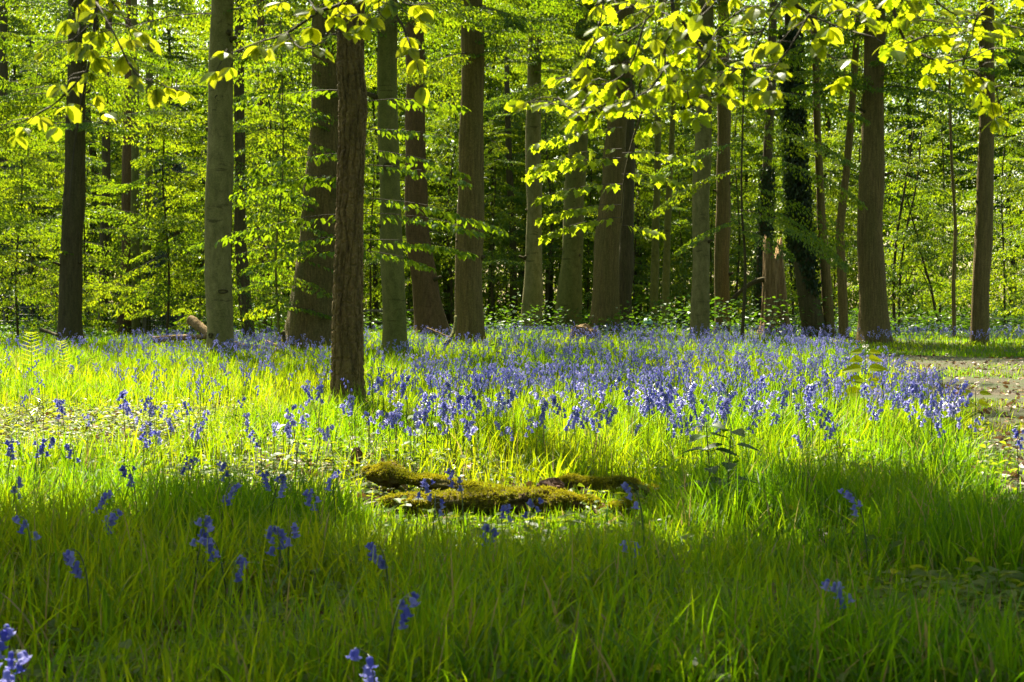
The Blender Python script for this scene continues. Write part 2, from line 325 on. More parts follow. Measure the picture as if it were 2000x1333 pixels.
# ------------------------------------------------------------------ crowns
def spray_leaves(L, nleaf, droop, flat=.25, spread=.42):
    """leaves of one flat spray in its own frame: along +x, side y, up z"""
    t = RNG.random(nleaf) ** .75; side = np.where(RNG.random(nleaf) < .5, -1., 1.)
    nt_ = max(5, int(L * 6)); t = (np.floor(t * nt_) + .5 + .18 * RNG.standard_normal(nleaf)) / nt_     # twigs at intervals
    tw = spread * L * np.sin(np.clip(t, 0.02, 1) * np.pi * .92 + .12) ** .8
    s = RNG.random(nleaf) * tw
    ang = .85 + .15 * RNG.standard_normal(nleaf)
    x = t * L + s * np.cos(ang) * .8; y = side * s * np.sin(ang)
    z = -droop * (x / L) ** 2 * L - .12 * s - .02 * np.abs(RNG.standard_normal(nleaf)) * L * .5
    p = np.stack([x, y, z], 1)
    la = ang * side + np.where(RNG.random(nleaf) < .5, -1, 1) * (.6 + .3 * RNG.random(nleaf))
    dr = np.stack([np.cos(la), np.sin(la), -.35 - droop - .9 * RNG.random(nleaf)], 1)
    nm = np.stack([flat * RNG.standard_normal(nleaf), flat * RNG.standard_normal(nleaf), np.ones(nleaf)], 1)
    return p, dr, nm
def rot(p, az, tilt):
    c, s = math.cos(tilt), math.sin(tilt); x = p[:, 0] * c - p[:, 2] * s; z = p[:, 0] * s + p[:, 2] * c; y = p[:, 1]
    ca, sa = math.cos(az), math.sin(az)
    return np.stack([x * ca - y * sa, x * sa + y * ca, z], 1)
def add_spray(mb, origin, az, tilt, L, n, leaf, tmpl=QUAD, droop=.15, masked=False, wood=.012, m=0, flat=.3, keep=None, spread=.42, tone=None):
    p, d, nm = spray_leaves(L, n, droop, flat, spread)
    p = rot(p, az, tilt) + origin; d = rot(d, az, tilt); nm = rot(nm, az, tilt)
    k = np.ones(len(p), bool)
    if masked:
        k = ~(gap(*project(p)) & (RNG.random(len(p)) < .97))
    if keep is not None: k &= keep(p)
    tn = (np.clip(RNG.random() * .5 + RNG.random(len(p)) * .6, 0, 1) if tone is None else np.clip(tone + .3 * RNG.random(len(p)), 0, 1))
    place(mb, tmpl, p[k], d[k], nm[k], leaf * (.5 + .75 * RNG.random(k.sum())), m, tn[k])
    if wood and k.mean() > .3:
        x = np.linspace(0, L, 7); q = np.stack([x, .06 * L * np.sin(x * 3 + az * 5), -droop * (x / L) ** 2 * L], 1)
        tube(mb, rot(q, az, tilt) + origin, np.linspace(wood, wood * .2, 7) * .6, 4, m=1)
def tall_crown(parent, prof, d, z0, z1, R, nspr, nleaf, leaf, low=None, mat='canopy'):
    """high canopy (leaves left out to let sun reach chosen ground) plus low hanging sprays"""
    mb = MB()
    for i in range(nspr):
        z = z0 + (z1 - z0) * RNG.random(); u = (z - z0) / (z1 - z0); az = RNG.random() * 6.283
        reach = R * (1.05 - .7 * u) * (.35 + .65 * RNG.random()); cx = float(prof(z)[0])
        L = 1.6 + 1.3 * RNG.random(); st = max(0, reach - L)
        o = np.array([cx + st * math.cos(az), d + st * math.sin(az), z + st * .15])
        add_spray(mb, o, az, .1 + .25 * RNG.random(), L, nleaf, leaf, QUAD, .12, True, .02 if st < 2 else .008, flat=.45)
        if st > 1 and i % 3 == 0:
            q = np.linspace(0, 1, 5)[:, None] * (o - np.array([cx, d, z - .6])) + np.array([cx, d, z - .6]); tube(mb, q, np.linspace(.06, .02, 5), 5, m=1)
    if low:
        zl0, zl1, n, Lmin, Lmax, lf = low
        for i in range(n):
            z = zl0 + (zl1 - zl0) * RNG.random(); az = RNG.random() * 6.283; cx = float(prof(z)[0])
            L = Lmin + (Lmax - Lmin) * RNG.random()
            add_spray(mb, np.array([cx, d, z]), az, .35 - .55 * RNG.random(), L, int(300 * L), lf, HEX, .2, False, .022, m=2, flat=.45)
    return mb.build('crown', [M[mat], M['twig'], M['leaf']], parent, parent.location)
TREES = []
def tree(name, label, cat, pts, mat, htop=16., top_r=.1, crown=None, seg=28, flare=.3, lump=.05, group='tall trunks at the edge of the glade', bark=0., dz=.22, dd=None):
    d = dd or depth_of(pts[0][1]); b = at(pts[0][0], pts[0][1], d)
    t = thing(name, label, cat, (b[0], d, float(ground(b[0], d))), group)
    prof = trunk_profile(pts, d, htop, top_r)
    trunk_mesh('trunk', prof, d, htop, M[mat], t, seg, dz, flare, lump, len(TREES) + 1, bark)
    if crown: tall_crown(t, prof, d, **crown)
    TREES.append((t, prof, d)); return t, prof, d
C = dict
G2 = 'trunks standing back among the foliage'
oak = tree('oak_tree', 'slim dark furrowed oak trunk standing alone nearest in the bluebells', 'tree',
     [(679, 815, 62), (678, 740, 58), (678, 600, 55), (681, 420, 54), (684, 320, 53), (690, 200, 54), (686, 130, 52), (690, 0, 50)], 'oak_bark', 13, .06,
     C(z0=5.8, z1=13.5, R=5.6, nspr=190, nleaf=330, leaf=.14), 170, .5, .05, None, .02, .012)
tree('beech_tree', 'smooth grey beech trunk on the left with horizontal scars', 'tree', [(430, 706, 53), (429, 500, 52), (430, 250, 49), (432, 0, 45)], 'beech_bark', 19, .12,
     C(z0=10, z1=19, R=5, nspr=60, nleaf=230, leaf=.15, low=(6.2, 9.8, 17, 1.8, 3.2, .075)), flare=.5, lump=.06)
tree('giant_tree', 'huge flaring trunk half hidden behind the dark oak, mossy foot', 'tree', [(621, 692, 118), (624, 580, 104), (632, 430, 93), (637, 300, 80), (643, 100, 66), (647, 0, 62)], 'big_bark', 20, .25,
     C(z0=9, z1=20, R=6, nspr=70, nleaf=230, leaf=.15, low=(6.5, 10.3, 17, 2, 3.6, .075)), 48, .5, .09)
tree('beech_tree', 'smooth mossy green beech trunk just right of the dark oak', 'tree', [(772, 706, 44), (769, 600, 46), (763, 470, 44), (758, 300, 42), (758, 100, 38), (758, 0, 36)], 'green_bark', 18, .1,
     C(z0=9.5, z1=18, R=5, nspr=60, nleaf=230, leaf=.15, low=(6, 9.8, 17, 1.6, 3.2, .075)), flare=.5, lump=.06)
tree('pine_tree', 'reddish brown trunk leaning left, behind the green beech', 'tree', [(846, 664, 62), (832, 570, 54), (819, 470, 47), (812, 330, 41), (810, 200, 38)], 'red_bark', 19, .2,
     C(z0=12, z1=19, R=4, nspr=30, nleaf=230, leaf=.15, low=(8, 11.8, 13, 2, 3.4, .075)), lump=.08)
tree('straight_tree', 'stout straight grey brown trunk in the middle of the wood', 'tree', [(918, 686, 56), (918, 560, 54), (919, 350, 50), (921, 150, 46), (922, 0, 42)], 'brown_bark', 20, .14,
     C(z0=10, z1=20, R=5.5, nspr=60, nleaf=230, leaf=.15, low=(6.6, 10.3, 20, 1.8, 3.4, .075)), flare=.35)
tree('slender_tree', 'pale slim trunk right of the stout middle trunk', 'tree', [(1038, 656, 42), (1042, 480, 32), (1043, 250, 29), (1045, 80, 27)], 'beech_bark', 20, .15,
     C(z0=12, z1=20, R=5, nspr=40, nleaf=230, leaf=.15, low=(8, 12.8, 20, 2, 3.6, .08)), flare=.3)
tree('leaning_tree', 'dull green trunk leaning right beside the knobbly brown one', 'tree', [(1106, 658, 56), (1114, 540, 45), (1122, 420, 40), (1132, 250, 36)], 'green_bark', 19, .15,
     C(z0=12, z1=19, R=4, nspr=26, nleaf=230, leaf=.15, low=(7.5, 12.8, 17, 2, 3.6, .08)), flare=.2)
knob = tree('knobbly_tree', 'knobbly brown trunk leaning right behind the yellow leaves', 'tree', [(1178, 660, 62), (1184, 560, 52), (1193, 420, 46), (1202, 260, 43), (1218, 60, 40)], 'brown_bark', 20, .2,
     C(z0=12, z1=20, R=5, nspr=40, nleaf=230, leaf=.15, low=(8.5, 12.8, 17, 2, 3.6, .08)), flare=.35, lump=.1)
tree('tree', 'dim trunk pressed behind the knobbly brown leaning one', 'tree', [(1220, 652, 30), (1224, 420, 28), (1228, 200, 26)], 'dark_bark', 17, .2, None, 18, group=G2)
tree('tree', 'very thin dark trunk between the stout middle and pale slim trunks', 'tree', [(1003, 648, 15), (1001, 450, 14), (994, 300, 13), (990, 170, 10)], 'dark_bark', 12, .05, None, 14, group=G2)
tree('ash_tree', 'slim pale trunk rising through the right hand leaves', 'tree', [(1366, 668, 37), (1370, 450, 34), (1374, 250, 32), (1377, 60, 28)], 'beech_bark', 19, .12,
     C(z0=10, z1=19, R=5.5, nspr=110, nleaf=230, leaf=.15, low=(6.8, 10.8, 23, 1.8, 3.6, .078)), flare=.15)
tree('tree', 'pale brown trunk just right of the slim pale one', 'tree', [(1411, 658, 31), (1412, 450, 29), (1413, 250, 26)], 'brown_bark', 18, .15, None, 20, group=G2)
tree('tree', 'left stem of a close pair of thin green trunks', 'tree', [(1277, 654, 17), (1280, 450, 15), (1285, 300, 12)], 'green_bark', 14, .1, None, 14, group=G2)
tree('tree', 'right stem of a close pair of thin green trunks', 'tree', [(1298, 655, 15), (1303, 450, 14), (1312, 300, 11)], 'green_bark', 14, .1, None, 14, group=G2)
ivy2 = tree('tree', 'dark ivy grown trunk left of the broken snag', 'tree', [(1484, 654, 25), (1488, 540, 24), (1495, 430, 20)], 'dark_bark', 12, .15, None, 18, group=G2)
ivy1 = tree('ivy_tree', 'trunk leaning left, black with ivy above its bare foot', 'tree', [(1592, 664, 46), (1580, 580, 42), (1568, 490, 36), (1560, 420, 30), (1552, 300, 24)], 'dark_bark', 14, .12, None, 22, .2, .08, G2)
tree('tree', 'brown trunk leaning left just right of the ivy covered one', 'tree', [(1622, 664, 22), (1612, 540, 20), (1604, 430, 18), (1598, 300, 14)], 'brown_bark', 14, .1, None, 16, group=G2)
tree('tree', 'slim grey trunk left of the broad right hand trunk', 'tree', [(1648, 668, 19), (1645, 560, 18), (1640, 450, 17), (1655, 330, 14)], 'brown_bark', 14, .1, None, 16, group=G2)
tree('oak_tree', 'broad grey brown trunk with flared foot beside the path', 'tree', [(1708, 674, 60), (1706, 600, 57), (1702, 450, 49), (1704, 250, 44), (1706, 100, 40), (1708, 0, 38)], 'brown_bark', 19, .16,
     C(z0=9.5, z1=19, R=5.8, nspr=110, nleaf=230, leaf=.15, low=(6.3, 10.8, 23, 2, 3.8, .078)), flare=.22)
tree('straight_tree', 'tall slim trunk at the far right, past the path', 'tree', [(1914, 675, 36), (1919, 500, 33), (1925, 300, 31), (1928, 100, 28), (1929, 0, 26)], 'brown_bark', 19, .12,
     C(z0=9.5, z1=19, R=5, nspr=50, nleaf=230, leaf=.15, low=(7, 10.8, 13, 2, 3.4, .075)), flare=.12)
tree('sapling', 'pencil thin crooked stem left of the far right trunk', 'tree', [(1864, 666, 8), (1861, 560, 8), (1866, 450, 7), (1860, 330, 6)], 'brown_bark', 9, .03, None, 10, group=G2)
tree('tree', 'trunk cut by the left edge of the picture', 'tree', [(3, 645, 30), (4, 500, 26), (5, 300, 24)], 'dark_bark', 16, .15, None, 18, group=G2)
tree('straight_tree', 'dark brown trunk at the left with leaves over its top', 'tree', [(136, 674, 50), (138, 600, 46), (143, 450, 41), (147, 250, 38), (150, 80, 34)], 'dark_bark', 19, .14,
     C(z0=9.5, z1=19, R=5.5, nspr=60, nleaf=230, leaf=.15, low=(5.6, 10.3, 27, 2, 3.8, .075)), flare=.25)
tree('tree', 'slim dark trunk right of the dark brown left hand one', 'tree', [(201, 654, 20), (203, 500, 19), (207, 350, 17)], 'dark_bark', 15, .1, None, 16, group=G2)
tree('tree', 'reddish trunk with swollen foot in the left background', 'tree', [(246, 656, 42), (250, 560, 32), (251, 420, 26), (252, 350, 24)], 'red_bark', 16, .15, None, 20, .3, group=G2)
tree('tree', 'greenish trunk just right of the reddish left background one', 'tree', [(266, 658, 17), (265, 500, 16), (264, 350, 15)], 'green_bark', 15, .1, None, 16, group=G2)
tree('tree', 'rightmost slim trunk of the left background cluster', 'tree', [(286, 657, 17), (287, 500, 16), (290, 350, 14)], 'green_bark', 15, .1, None, 16, group=G2)
tree('tree', 'dark trunk bending left, behind the grey beech', 'tree', [(489, 671, 26), (476, 570, 24), (468, 460, 22), (468, 220, 20)], 'dark_bark', 15, .1, None, 18, .15, .08, G2)
tree('tree', 'short seen brown trunk left of the huge flaring one', 'tree', [(519, 658, 26), (517, 560, 23), (514, 430, 20)], 'red_bark', 14, .1, None, 16, group=G2)
# unseen trees added outside the frame so their crowns shade foreground and path
for (x, y, lab, R, n) in ((-4.5, 10.6, 'unseen oak added past the left edge to shade the near grass', 5.4, 210), (5.0, 11.2, 'unseen oak added past the right edge to shade the near grass', 5.0, 150), (-7.4, 14.5, 'unseen tree added past the left edge to shade the grass', 5.2, 130), (8.3, 13.2, 'unseen tree added past the right edge to shade the path', 5.4, 130), (10.6, 25.5, 'unseen tree added farther back past the right edge to shade the path', 5.2, 110)):
    t = thing('oak_tree', lab, 'tree', (x, y, 0), 'unseen shade trees added outside the frame'); pf = (lambda q, x=x: (np.full_like(np.asarray(q, float), x), np.interp(q, [0, 13], [.24, .06])))
    trunk_mesh('trunk', pf, y, 13, M['brown_bark'], t, 24); tall_crown(t, pf, y, 6.8, 13.5, R, n, 260, .14)
# branch scars on the two smooth beeches
def scar(tr, px, py, w, h):
    t, prof, d = tr; z = CAM_H - (py - HOR) / F * d; cx, r = (float(q) for q in prof(z)); X = (px - 1000) / F * d
    y = d - math.sqrt(max(r * r - (X - cx) ** 2, 1e-4)); a = np.linspace(0, 2 * np.pi, 15); mb = MB()
    ring = np.stack([X + w * np.cos(a), np.full(15, y), z + h * np.sin(a)], 1); ring[:, 1] = d - np.sqrt(np.maximum(r * r - (ring[:, 0] - cx) ** 2, 1e-4))
    tube(mb, ring, .014 + .004 * np.sin(a * 3), 6, cap=False)
    mb.build('branch_scar', M['dark_bark'], t, t.location, True)
for q in ((433, 195, .07, .05), (416, 655, .03, .04), (440, 570, .08, .03), (424, 330, .06, .02)): scar(TREES[1], *q)
for q in ((758, 328, .06, .07), (772, 520, .09, .03), (764, 620, .04, .04)): scar(TREES[3], *q)
def stub(tr, z, az, L, r):
    t, prof, d = tr; cx, rr = (float(q) for q in prof(z)); u = np.array([math.cos(az), math.sin(az), .35]); p = np.array([cx, d, z]) + u * rr * .85
    mb = MB(); tube(mb, [p, p + u * L * .5 + [0, 0, .01], p + u * L + [0, 0, .05 * L]], [r * 1.3, r, r * .75], 8); mb.build('branch_stub', M['dark_bark'], t, t.location, True)
for k, i in enumerate((1, 2, 3, 4, 5, 6, 7, 8, 11, 12, 19, 20, 23, 25)):
    for j in range(3): stub(TREES[i], 1.6 + 4.5 * RNG.random(), -1.57 + (1 if RNG.random() < .5 else -1) * (.7 + .9 * RNG.random()), .06 + .22 * RNG.random() ** 2, .03 + .02 * RNG.random())
# moss at the foot of the giant, on its left side
def trunk_fuzz(tr, name, mat, n, test, size, tmpl=QUAD, out=.0, up=.2):
    t, prof, d = tr; z = RNG.random(n * 3) * test[1]; a = RNG.random(n * 3) * 6.283
    cx, r = prof(z); w0 = float(prof(.8)[1]); k = test[0](a, z); z, a, cx, r = z[k][:n], a[k][:n], cx[k][:n], r[k][:n]
    r = r * (1.02 + test[2] * np.exp(-z / w0)) + out * RNG.random(len(z))
    p = np.stack([cx + r * np.cos(a), d + r * np.sin(a), z + float(ground(t.location[0], d))], 1)
    nrm = np.stack([np.cos(a), np.sin(a), up + 0 * a], 1) + .5 * RNG.standard_normal((len(z), 3))
    dr = np.stack([.5 * RNG.standard_normal(len(z)), .5 * RNG.standard_normal(len(z)), -1 + .6 * RNG.standard_normal(len(z))], 1)
    mb = MB(); place(mb, tmpl, p, dr, nrm, size * (.6 + .7 * RNG.random(len(z)))); return mb.build(name, M[mat], t, t.location)
trunk_fuzz(TREES[2], 'moss', 'moss', 5000, (lambda a, z: (np.cos(a + .9) < -.25 + .35 * np.sin(a * 5 + z * 4)) & (z < .75 + .35 * np.sin(a * 3)), 1.1, .35), .05)
trunk_fuzz(ivy1, 'ivy', 'ivy', 9000, (lambda a, z: z > 2.0 + .7 * np.sin(a * 2 + 1), 9.5, 0.), .12, HEX, .22)
trunk_fuzz(ivy2, 'ivy', 'ivy', 4000, (lambda a, z: z > .3, 6., 0.), .11, HEX, .14)
# broken snag
def snag():
    d = depth_of(660); b = at(1519, 660, d); t = thing('dead_snag', 'broken dead trunk with jagged top and peeling orange wood', 'dead tree', (b[0], d, float(ground(b[0], d))))
    seg = 40; a = np.linspace(0, 2 * np.pi, seg, endpoint=False); top = 2.75 + .35 * np.sin(a * 2 + 1) + .35 * RNG.random(seg); mb = MB(); rows = 26; V = []
    for i in range(rows):
        u = i / (rows - 1); z = -.1 + u * (top + .1); r = (.44 - .15 * u + .22 * np.exp(-np.clip(z, 0, 9) / .3)) * (1 + .1 * np.sin(a * 7 + u) + .06 * (vnoise(a * 6, z * 3, 3) - .5))
        r = r * (1 - .45 * np.exp(-((a - 4.9) / .13) ** 2) * np.clip(2.0 - z, 0, 1)) * (1 - .35 * np.exp(-((a - 5.35) / .1) ** 2))
        cx = -.06 + .03 * z
        V.append(np.stack([b[0] + cx - .06 * z + r * np.cos(a), d + r * np.sin(a), z], 1))
    V = np.concatenate(V); i = np.arange(rows - 1)[:, None] * seg; j = np.arange(seg)[None]; k = (j + 1) % seg
    A = (i + j).ravel(); B = (i + k).ravel(); Cc = (i + seg + k).ravel(); D = (i + seg + j).ravel(); f = np.concatenate([np.stack([A, B, Cc], 1), np.stack([A, Cc, D], 1)])
    ctr = len(V); V = np.concatenate([V, [[b[0] - .15, d, 2.3]]]); q = np.arange(seg); bb = (rows - 1) * seg
    f = np.concatenate([f, np.stack([bb + q, bb + (q + 1) % seg, np.full(seg, ctr)], 1)]); mb.add(V, f); mb.build('trunk', M['dead_wood'], t, t.location, True)
    mb = MB(); tube(mb, smooth_path([(b[0] - .2, d, 1.95), (b[0] - .8, d, 1.8), (b[0] - 1.4, d, 1.35), (b[0] - 1.75, d, .95)], 14), np.linspace(.09, .05, 14), 7); mb.build('limb', M['dark_bark'], t, t.location, True)
snag()
# bent dark stems of a hazel behind the broad trunk
d = 47.; b = at(1750, 655, d); t = thing('hazel_tree', 'thin forking black stems right of the broad trunk', 'tree', (b[0], d, 0)); mb = MB()
for pp, w in (([(1748, 660), (1745, 560), (1752, 460), (1770, 350), (1785, 250)], .06), ([(1756, 660), (1758, 540), (1772, 440), (1790, 360), (1800, 250)], .045), ([(1762, 600), (1790, 520), (1830, 600)], .022), ([(1812, 545), (1795, 480), (1780, 420), (1770, 380)], .035), ([(1760, 530), (1800, 515), (1815, 500)], .02), ([(1838, 660), (1825, 600), (1818, 560), (1800, 500), (1790, 450)], .05)):
    tube(mb, smooth_path([at(x, y, d) for x, y in pp], 16), np.linspace(w, w * .5, 16), 7)
mb.build('stem', M['dark_bark'], t, t.location, True)
HAZEL = (t, d)
# ------------------------------------------------------------------ young trees that fill the understorey
LAND = [(3, 'the left edge trunk'), (136, 'the dark left trunk'), (203, 'the slim dark trunk'), (265, 'the left cluster'), (430, 'the grey beech'), (478, 'the bending dark trunk'),
        (630, 'the giant trunk'), (680, 'the furrowed oak'), (765, 'the green beech'), (830, 'the russet trunk'), (918, 'the stout trunk'), (1002, 'the very thin trunk'), (1042, 'the slim trunk'),
        (1115, 'the leaning trunk'), (1190, 'the knobbly trunk'), (1290, 'the thin pair'), (1370, 'the pale ash'), (1412, 'the pale brown trunk'), (1515, 'the broken snag'), (1575, 'the ivy trunk'),
        (1645, 'the slim grey trunk'), (1704, 'the broad trunk'), (1750, 'the hazel stems'), (1863, 'the crooked sapling'), (1920, 'the far right trunk')]
def where(px):
    l = [t for p, t in LAND if p <= px]; r = [t for p, t in LAND if p > px]
    if l and r: return 'between %s and %s' % (l[-1], r[0])
    return 'beyond ' + (l[-1] if l else r[0])
ORD = ['nearest', 'second nearest', 'third nearest', 'fourth nearest', 'farthest']
def label_rows(rows, head):
    """rows (px, d): one label per row, telling rows that share a gap apart by depth"""
    by = {}
    for i, (px, d) in enumerate(rows): by.setdefault(where(px), []).append((d, i))
    out = {}
    for w, l in by.items():
        l.sort()
        for k, (d, i) in enumerate(l): out[i] = (head + ' ' + w) if len(l) == 1 else ('%s %s %s' % (ORD[min(k, 4)], head, w))
    return out
def young_crown(parent, H, R, z0, nspr, nleaf, leaf, mats, seed_dir=None):
    mb = MB()
    for i in range(nspr):
        u = (i + RNG.random()) / nspr; z = z0 + (H - z0) * u; az = i * 2.4 + RNG.random(); L = R * (1 - .75 * u ** 1.5) * (.5 + .6 * RNG.random())
        add_spray(mb, np.array([0, 0, z]), az, .6 - 1.0 * RNG.random(), L, int(nleaf * (.4 + L / R)), leaf, QUAD, .05 + .5 * RNG.random() ** 1.5, False, .016, flat=.5, spread=.5)
    return mb.build('crown', [M[x] for x in mats], parent)
def young_tree(name, H, R, z0, nspr, nleaf, leaf, r, mats=('leaf', 'twig'), bark='dark_bark'):
    t = thing(name, '', '', (0, 0, 0)); k1, k2 = RNG.random(2)
    pf = lambda q: (.12 * np.sin(np.asarray(q) * .9 + k1 * 6) * np.asarray(q) / 5, np.interp(q, [0, H], [r, .012]))
    zz = np.linspace(-.1, H, 24); x, rr = pf(zz); mb = MB(); tube(mb, np.stack([x, .1 * np.sin(zz * .8 + k2 * 6), zz], 1), rr, 9); mb.build('trunk', M[bark], t, smooth=True)
    young_crown(t, H, R, z0, nspr, nleaf, leaf, mats); return t
kinds = [young_tree('young_beech', H, R, z0, n, 420, .085, r * .6) for H, R, z0, n, r in
         ((9.5, 3.4, 1.6, 46, .09), (8, 3.0, 1.0, 40, .07), (11, 3.6, 2.4, 48, .11), (6.5, 2.8, .6, 34, .05))]
tallk = [young_tree('maple_tree', H, R, z0, n, 480, .13, r, ('leaf', 'twig'), 'dark_bark') for H, R, z0, n, r in ((17, 4.6, 3.0, 90, .2), (15, 4.2, 4.5, 80, .16), (19, 5, 2.4, 95, .24))]
rows = [(-60, 38), (35, 42), (62, 52), (168, 46), (222, 58), (326, 40), (305, 54), (396, 42), (448, 40), (520, 44), (548, 56), (588, 50), (725, 54), (800, 60), (880, 58), (868, 66), (962, 56), (985, 66), (1072, 58), (1090, 68), (1150, 62),
        (1240, 57), (1262, 66), (1330, 58), (1340, 68), (1392, 60), (1440, 58), (1470, 66), (1545, 60), (1626, 66), (1680, 62), (1800, 64), (1840, 58), (1962, 50), (2010, 58), (2080, 44)]
lab = label_rows(rows, 'young beech')
done = set()
def put(kinds, i, px, d, label, cat, group, smin=.85, smax=1.15):
    x = (px - 1000) / F * d; k = i % len(kinds); src = kinds[k]; loc = (x, d, float(ground(x, d))); rz = RNG.random() * 6.28; s = smin + (smax - smin) * RNG.random()
    if id(src) in done: o = copy_tree(src, loc, rz, s)
    else: o = src; done.add(id(src)); o.location = loc; o.rotation_euler = (0, 0, rz); o.scale = (s, s, s)
    return tag(o, label, cat, group)
for i, (px, d) in enumerate(rows): put(kinds, i, px, d, lab[i], 'tree', 'young beeches in the understorey')
rows = [(20, 66), (110, 70), (180, 60), (325, 66), (380, 78), (510, 60), (560, 72), (735, 64), (805, 76), (870, 66), (960, 62), (1022, 74), (1075, 66), (1150, 72), (1245, 64), (1330, 74), (1455, 78), (1610, 80), (1775, 80), (1975, 76)]
lab = label_rows(rows, 'tall far tree')
for i, (px, d) in enumerate(rows): put(tallk, i, px, d, lab[i], 'tree', 'tall trees far back in the wood')
for i, (x, y) in enumerate(((-3, -4), (4.5, -3.5), (.5, -9), (-8, -9), (8.5, -10), (-9.5, 1), (9.5, 2.5))):  # unseen trees added behind the viewer to block sky light
    o = copy_tree(tallk[i % 2], (x, y, 0), i * 1.3, .95); tag(o, 'unseen tall tree added behind the viewer to hold back sky light', 'tree', 'unseen trees added behind the viewer')
t, d = HAZEL; mb = MB()
for i in range(46):
    p = at(1740 + 100 * RNG.random(), 230 + 330 * RNG.random() ** .8, d); add_spray(mb, p, RNG.random() * 6.28, .4 - .7 * RNG.random(), 1. + RNG.random(), 260, .085, HEX, .1 + .3 * RNG.random(), False, .012, flat=.5, spread=.5)
mb.build('crown', [M['leaf'], M['twig']], t, t.location)
# dark conifers at the left
def conifer(px, d, H, R, label):
    x = (px - 1000) / F * d; t = thing('fir_tree', label, 'tree', (x, d, float(ground(x, d))), 'dark firs at the left'); mb = MB()
    tube(mb, [(x, d, -.1), (x, d, H)], [.16, .02], 8); mb.build('trunk', M['dark_bark'], t, t.location, True); mb = MB()
    for i in range(90):
        u = RNG.random(); z = .5 + (H - .5) * u; L = R * (1 - u) * (.7 + .4 * RNG.random()) + .2
        add_spray(mb, np.array([x, d, z]), RNG.random() * 6.28, -.12, L, int(170 * L), .11, QUAD, .22, False, .012, flat=.2, spread=.34)
    mb.build('crown', [M['conifer'], M['twig']], t, t.location)
conifer(345, 50, 9, 2.6, 'dark drooping fir between the left cluster and the grey beech'); conifer(60, 58, 12, 3, 'dark fir right of the trunk at the left edge'); conifer(395, 58, 8, 2.4, 'smaller dark fir half hidden by the grey beech')
# the young beech just behind the dark oak: level sprays to both sides
d = 16.5; b = at(688, 760, d); t = thing('young_beech', 'young beech right behind the dark oak with level sprays reaching both sides', 'tree', (b[0], d, 0)); mb = MB()
tube(mb, smooth_path([(b[0], d, -.1), (b[0] + .05, d, 1.4), (b[0] - .03, d, 2.8), (b[0] + .05, d, 4.6), (b[0], d, 6)], 22), np.linspace(.055, .015, 22), 9); mb.build('trunk', M['green_bark'], t, t.location, True); mb = MB()
for py, L, az, tl, n in ((255, 1.15, 0, .12, 60), (290, 1.3, .2, .0, 60), (325, 1.35, -.25, .05, 70), (300, 1.15, 3.1, .05, 70), (345, .9, 3.4, .1, 50), (385, 1.75, .1, .0, 110), (420, 1.6, -.35, .06, 80), (470, 1.4, .15, .1, 80), (490, .95, -.2, .0, 45),
                          (465, .75, 3.15, .1, 40), (490, 1.0, 3.3, .05, 45), (420, 1.7, 2.8, .05, 70), (350, 1.6, 2.7, .12, 70), (200, 1.3, .3, .2, 60), (180, 1.4, 2.9, .15, 60)):
    add_spray(mb, np.array([b[0], d, CAM_H - (py - HOR) / F * d]), az, tl, L, int(n * 1.7), .085, HEX, .2, False, .008, flat=.3, spread=.3, tone=.3)
mb.build('crown', [M['leaf'], M['twig']], t, t.location)
# second young beech by the giant trunk
d = 29.5; b = at(548, 694, d); t = thing('young_beech', 'young beech left of the giant trunk with many drooping bright sprays', 'tree', (b[0], d, 0)); mb = MB()
tube(mb, smooth_path([(b[0], d, -.1), (b[0] - .1, d, 2), (b[0] + .05, d, 4), (b[0], d, 7)], 20), np.linspace(.03, .012, 20), 8); mb.build('trunk', M['green_bark'], t, t.location, True); mb = MB()
for i in range(44):
    z = 1.0 + 6 * (i / 44); az = i * 2.4; add_spray(mb, np.array([b[0], d, z]), az, .1 - .2 * RNG.random(), 1. + .9 * RNG.random(), 170, .085, HEX, .25, False, .008, flat=.3, spread=.4)
mb.build('crown', [M['leaf'], M['twig']], t, t.location)
# young sycamore with yellow-green leaves in front of the knobbly trunk
d = 17.; b = at(1216, 760, d); t = thing('sycamore_branch', 'sycamore bough with yellow green lobed leaves hanging before the knobbly trunk', 'branch', (b[0], d, 3)); mb = MB()
tube(mb, smooth_path([(b[0] + 2.2, d, 6.6), (b[0] + 1.0, d, 4.6), (b[0] + .35, d, 3.6), (b[0] + .05, d, 2.7), (b[0] - .02, d, 2.0)], 24), np.linspace(.03, .006, 24), 8); mb.build('branch', M['dark_bark'], t, t.location, True); mb = MB()
for py, L, az, tl, n in ((250, 1.05, 3.0, .05, 60), (290, 1.1, 3.3, 0, 60), (310, 1.2, 2.8, .08, 60), (360, 1.0, 3.2, .05, 60), (400, 1.0, 3.35, .05, 60), (425, .95, 3.05, 0, 60), (340, .7, .2, .1, 35), (300, .9, -.2, .1, 45), (440, .5, .1, .0, 20), (200, 1.1, 3.1, .2, 60), (220, 1.0, .1, .2, 50)):
    add_spray(mb, np.array([b[0], d, CAM_H - (py - HOR) / F * d]), az, tl, L, n, .11, MAPLE, .22, False, .007, flat=.35, spread=.32, tone=.4)
mb.build('crown', [M['leaf_syc'], M['twig']], t, t.location)
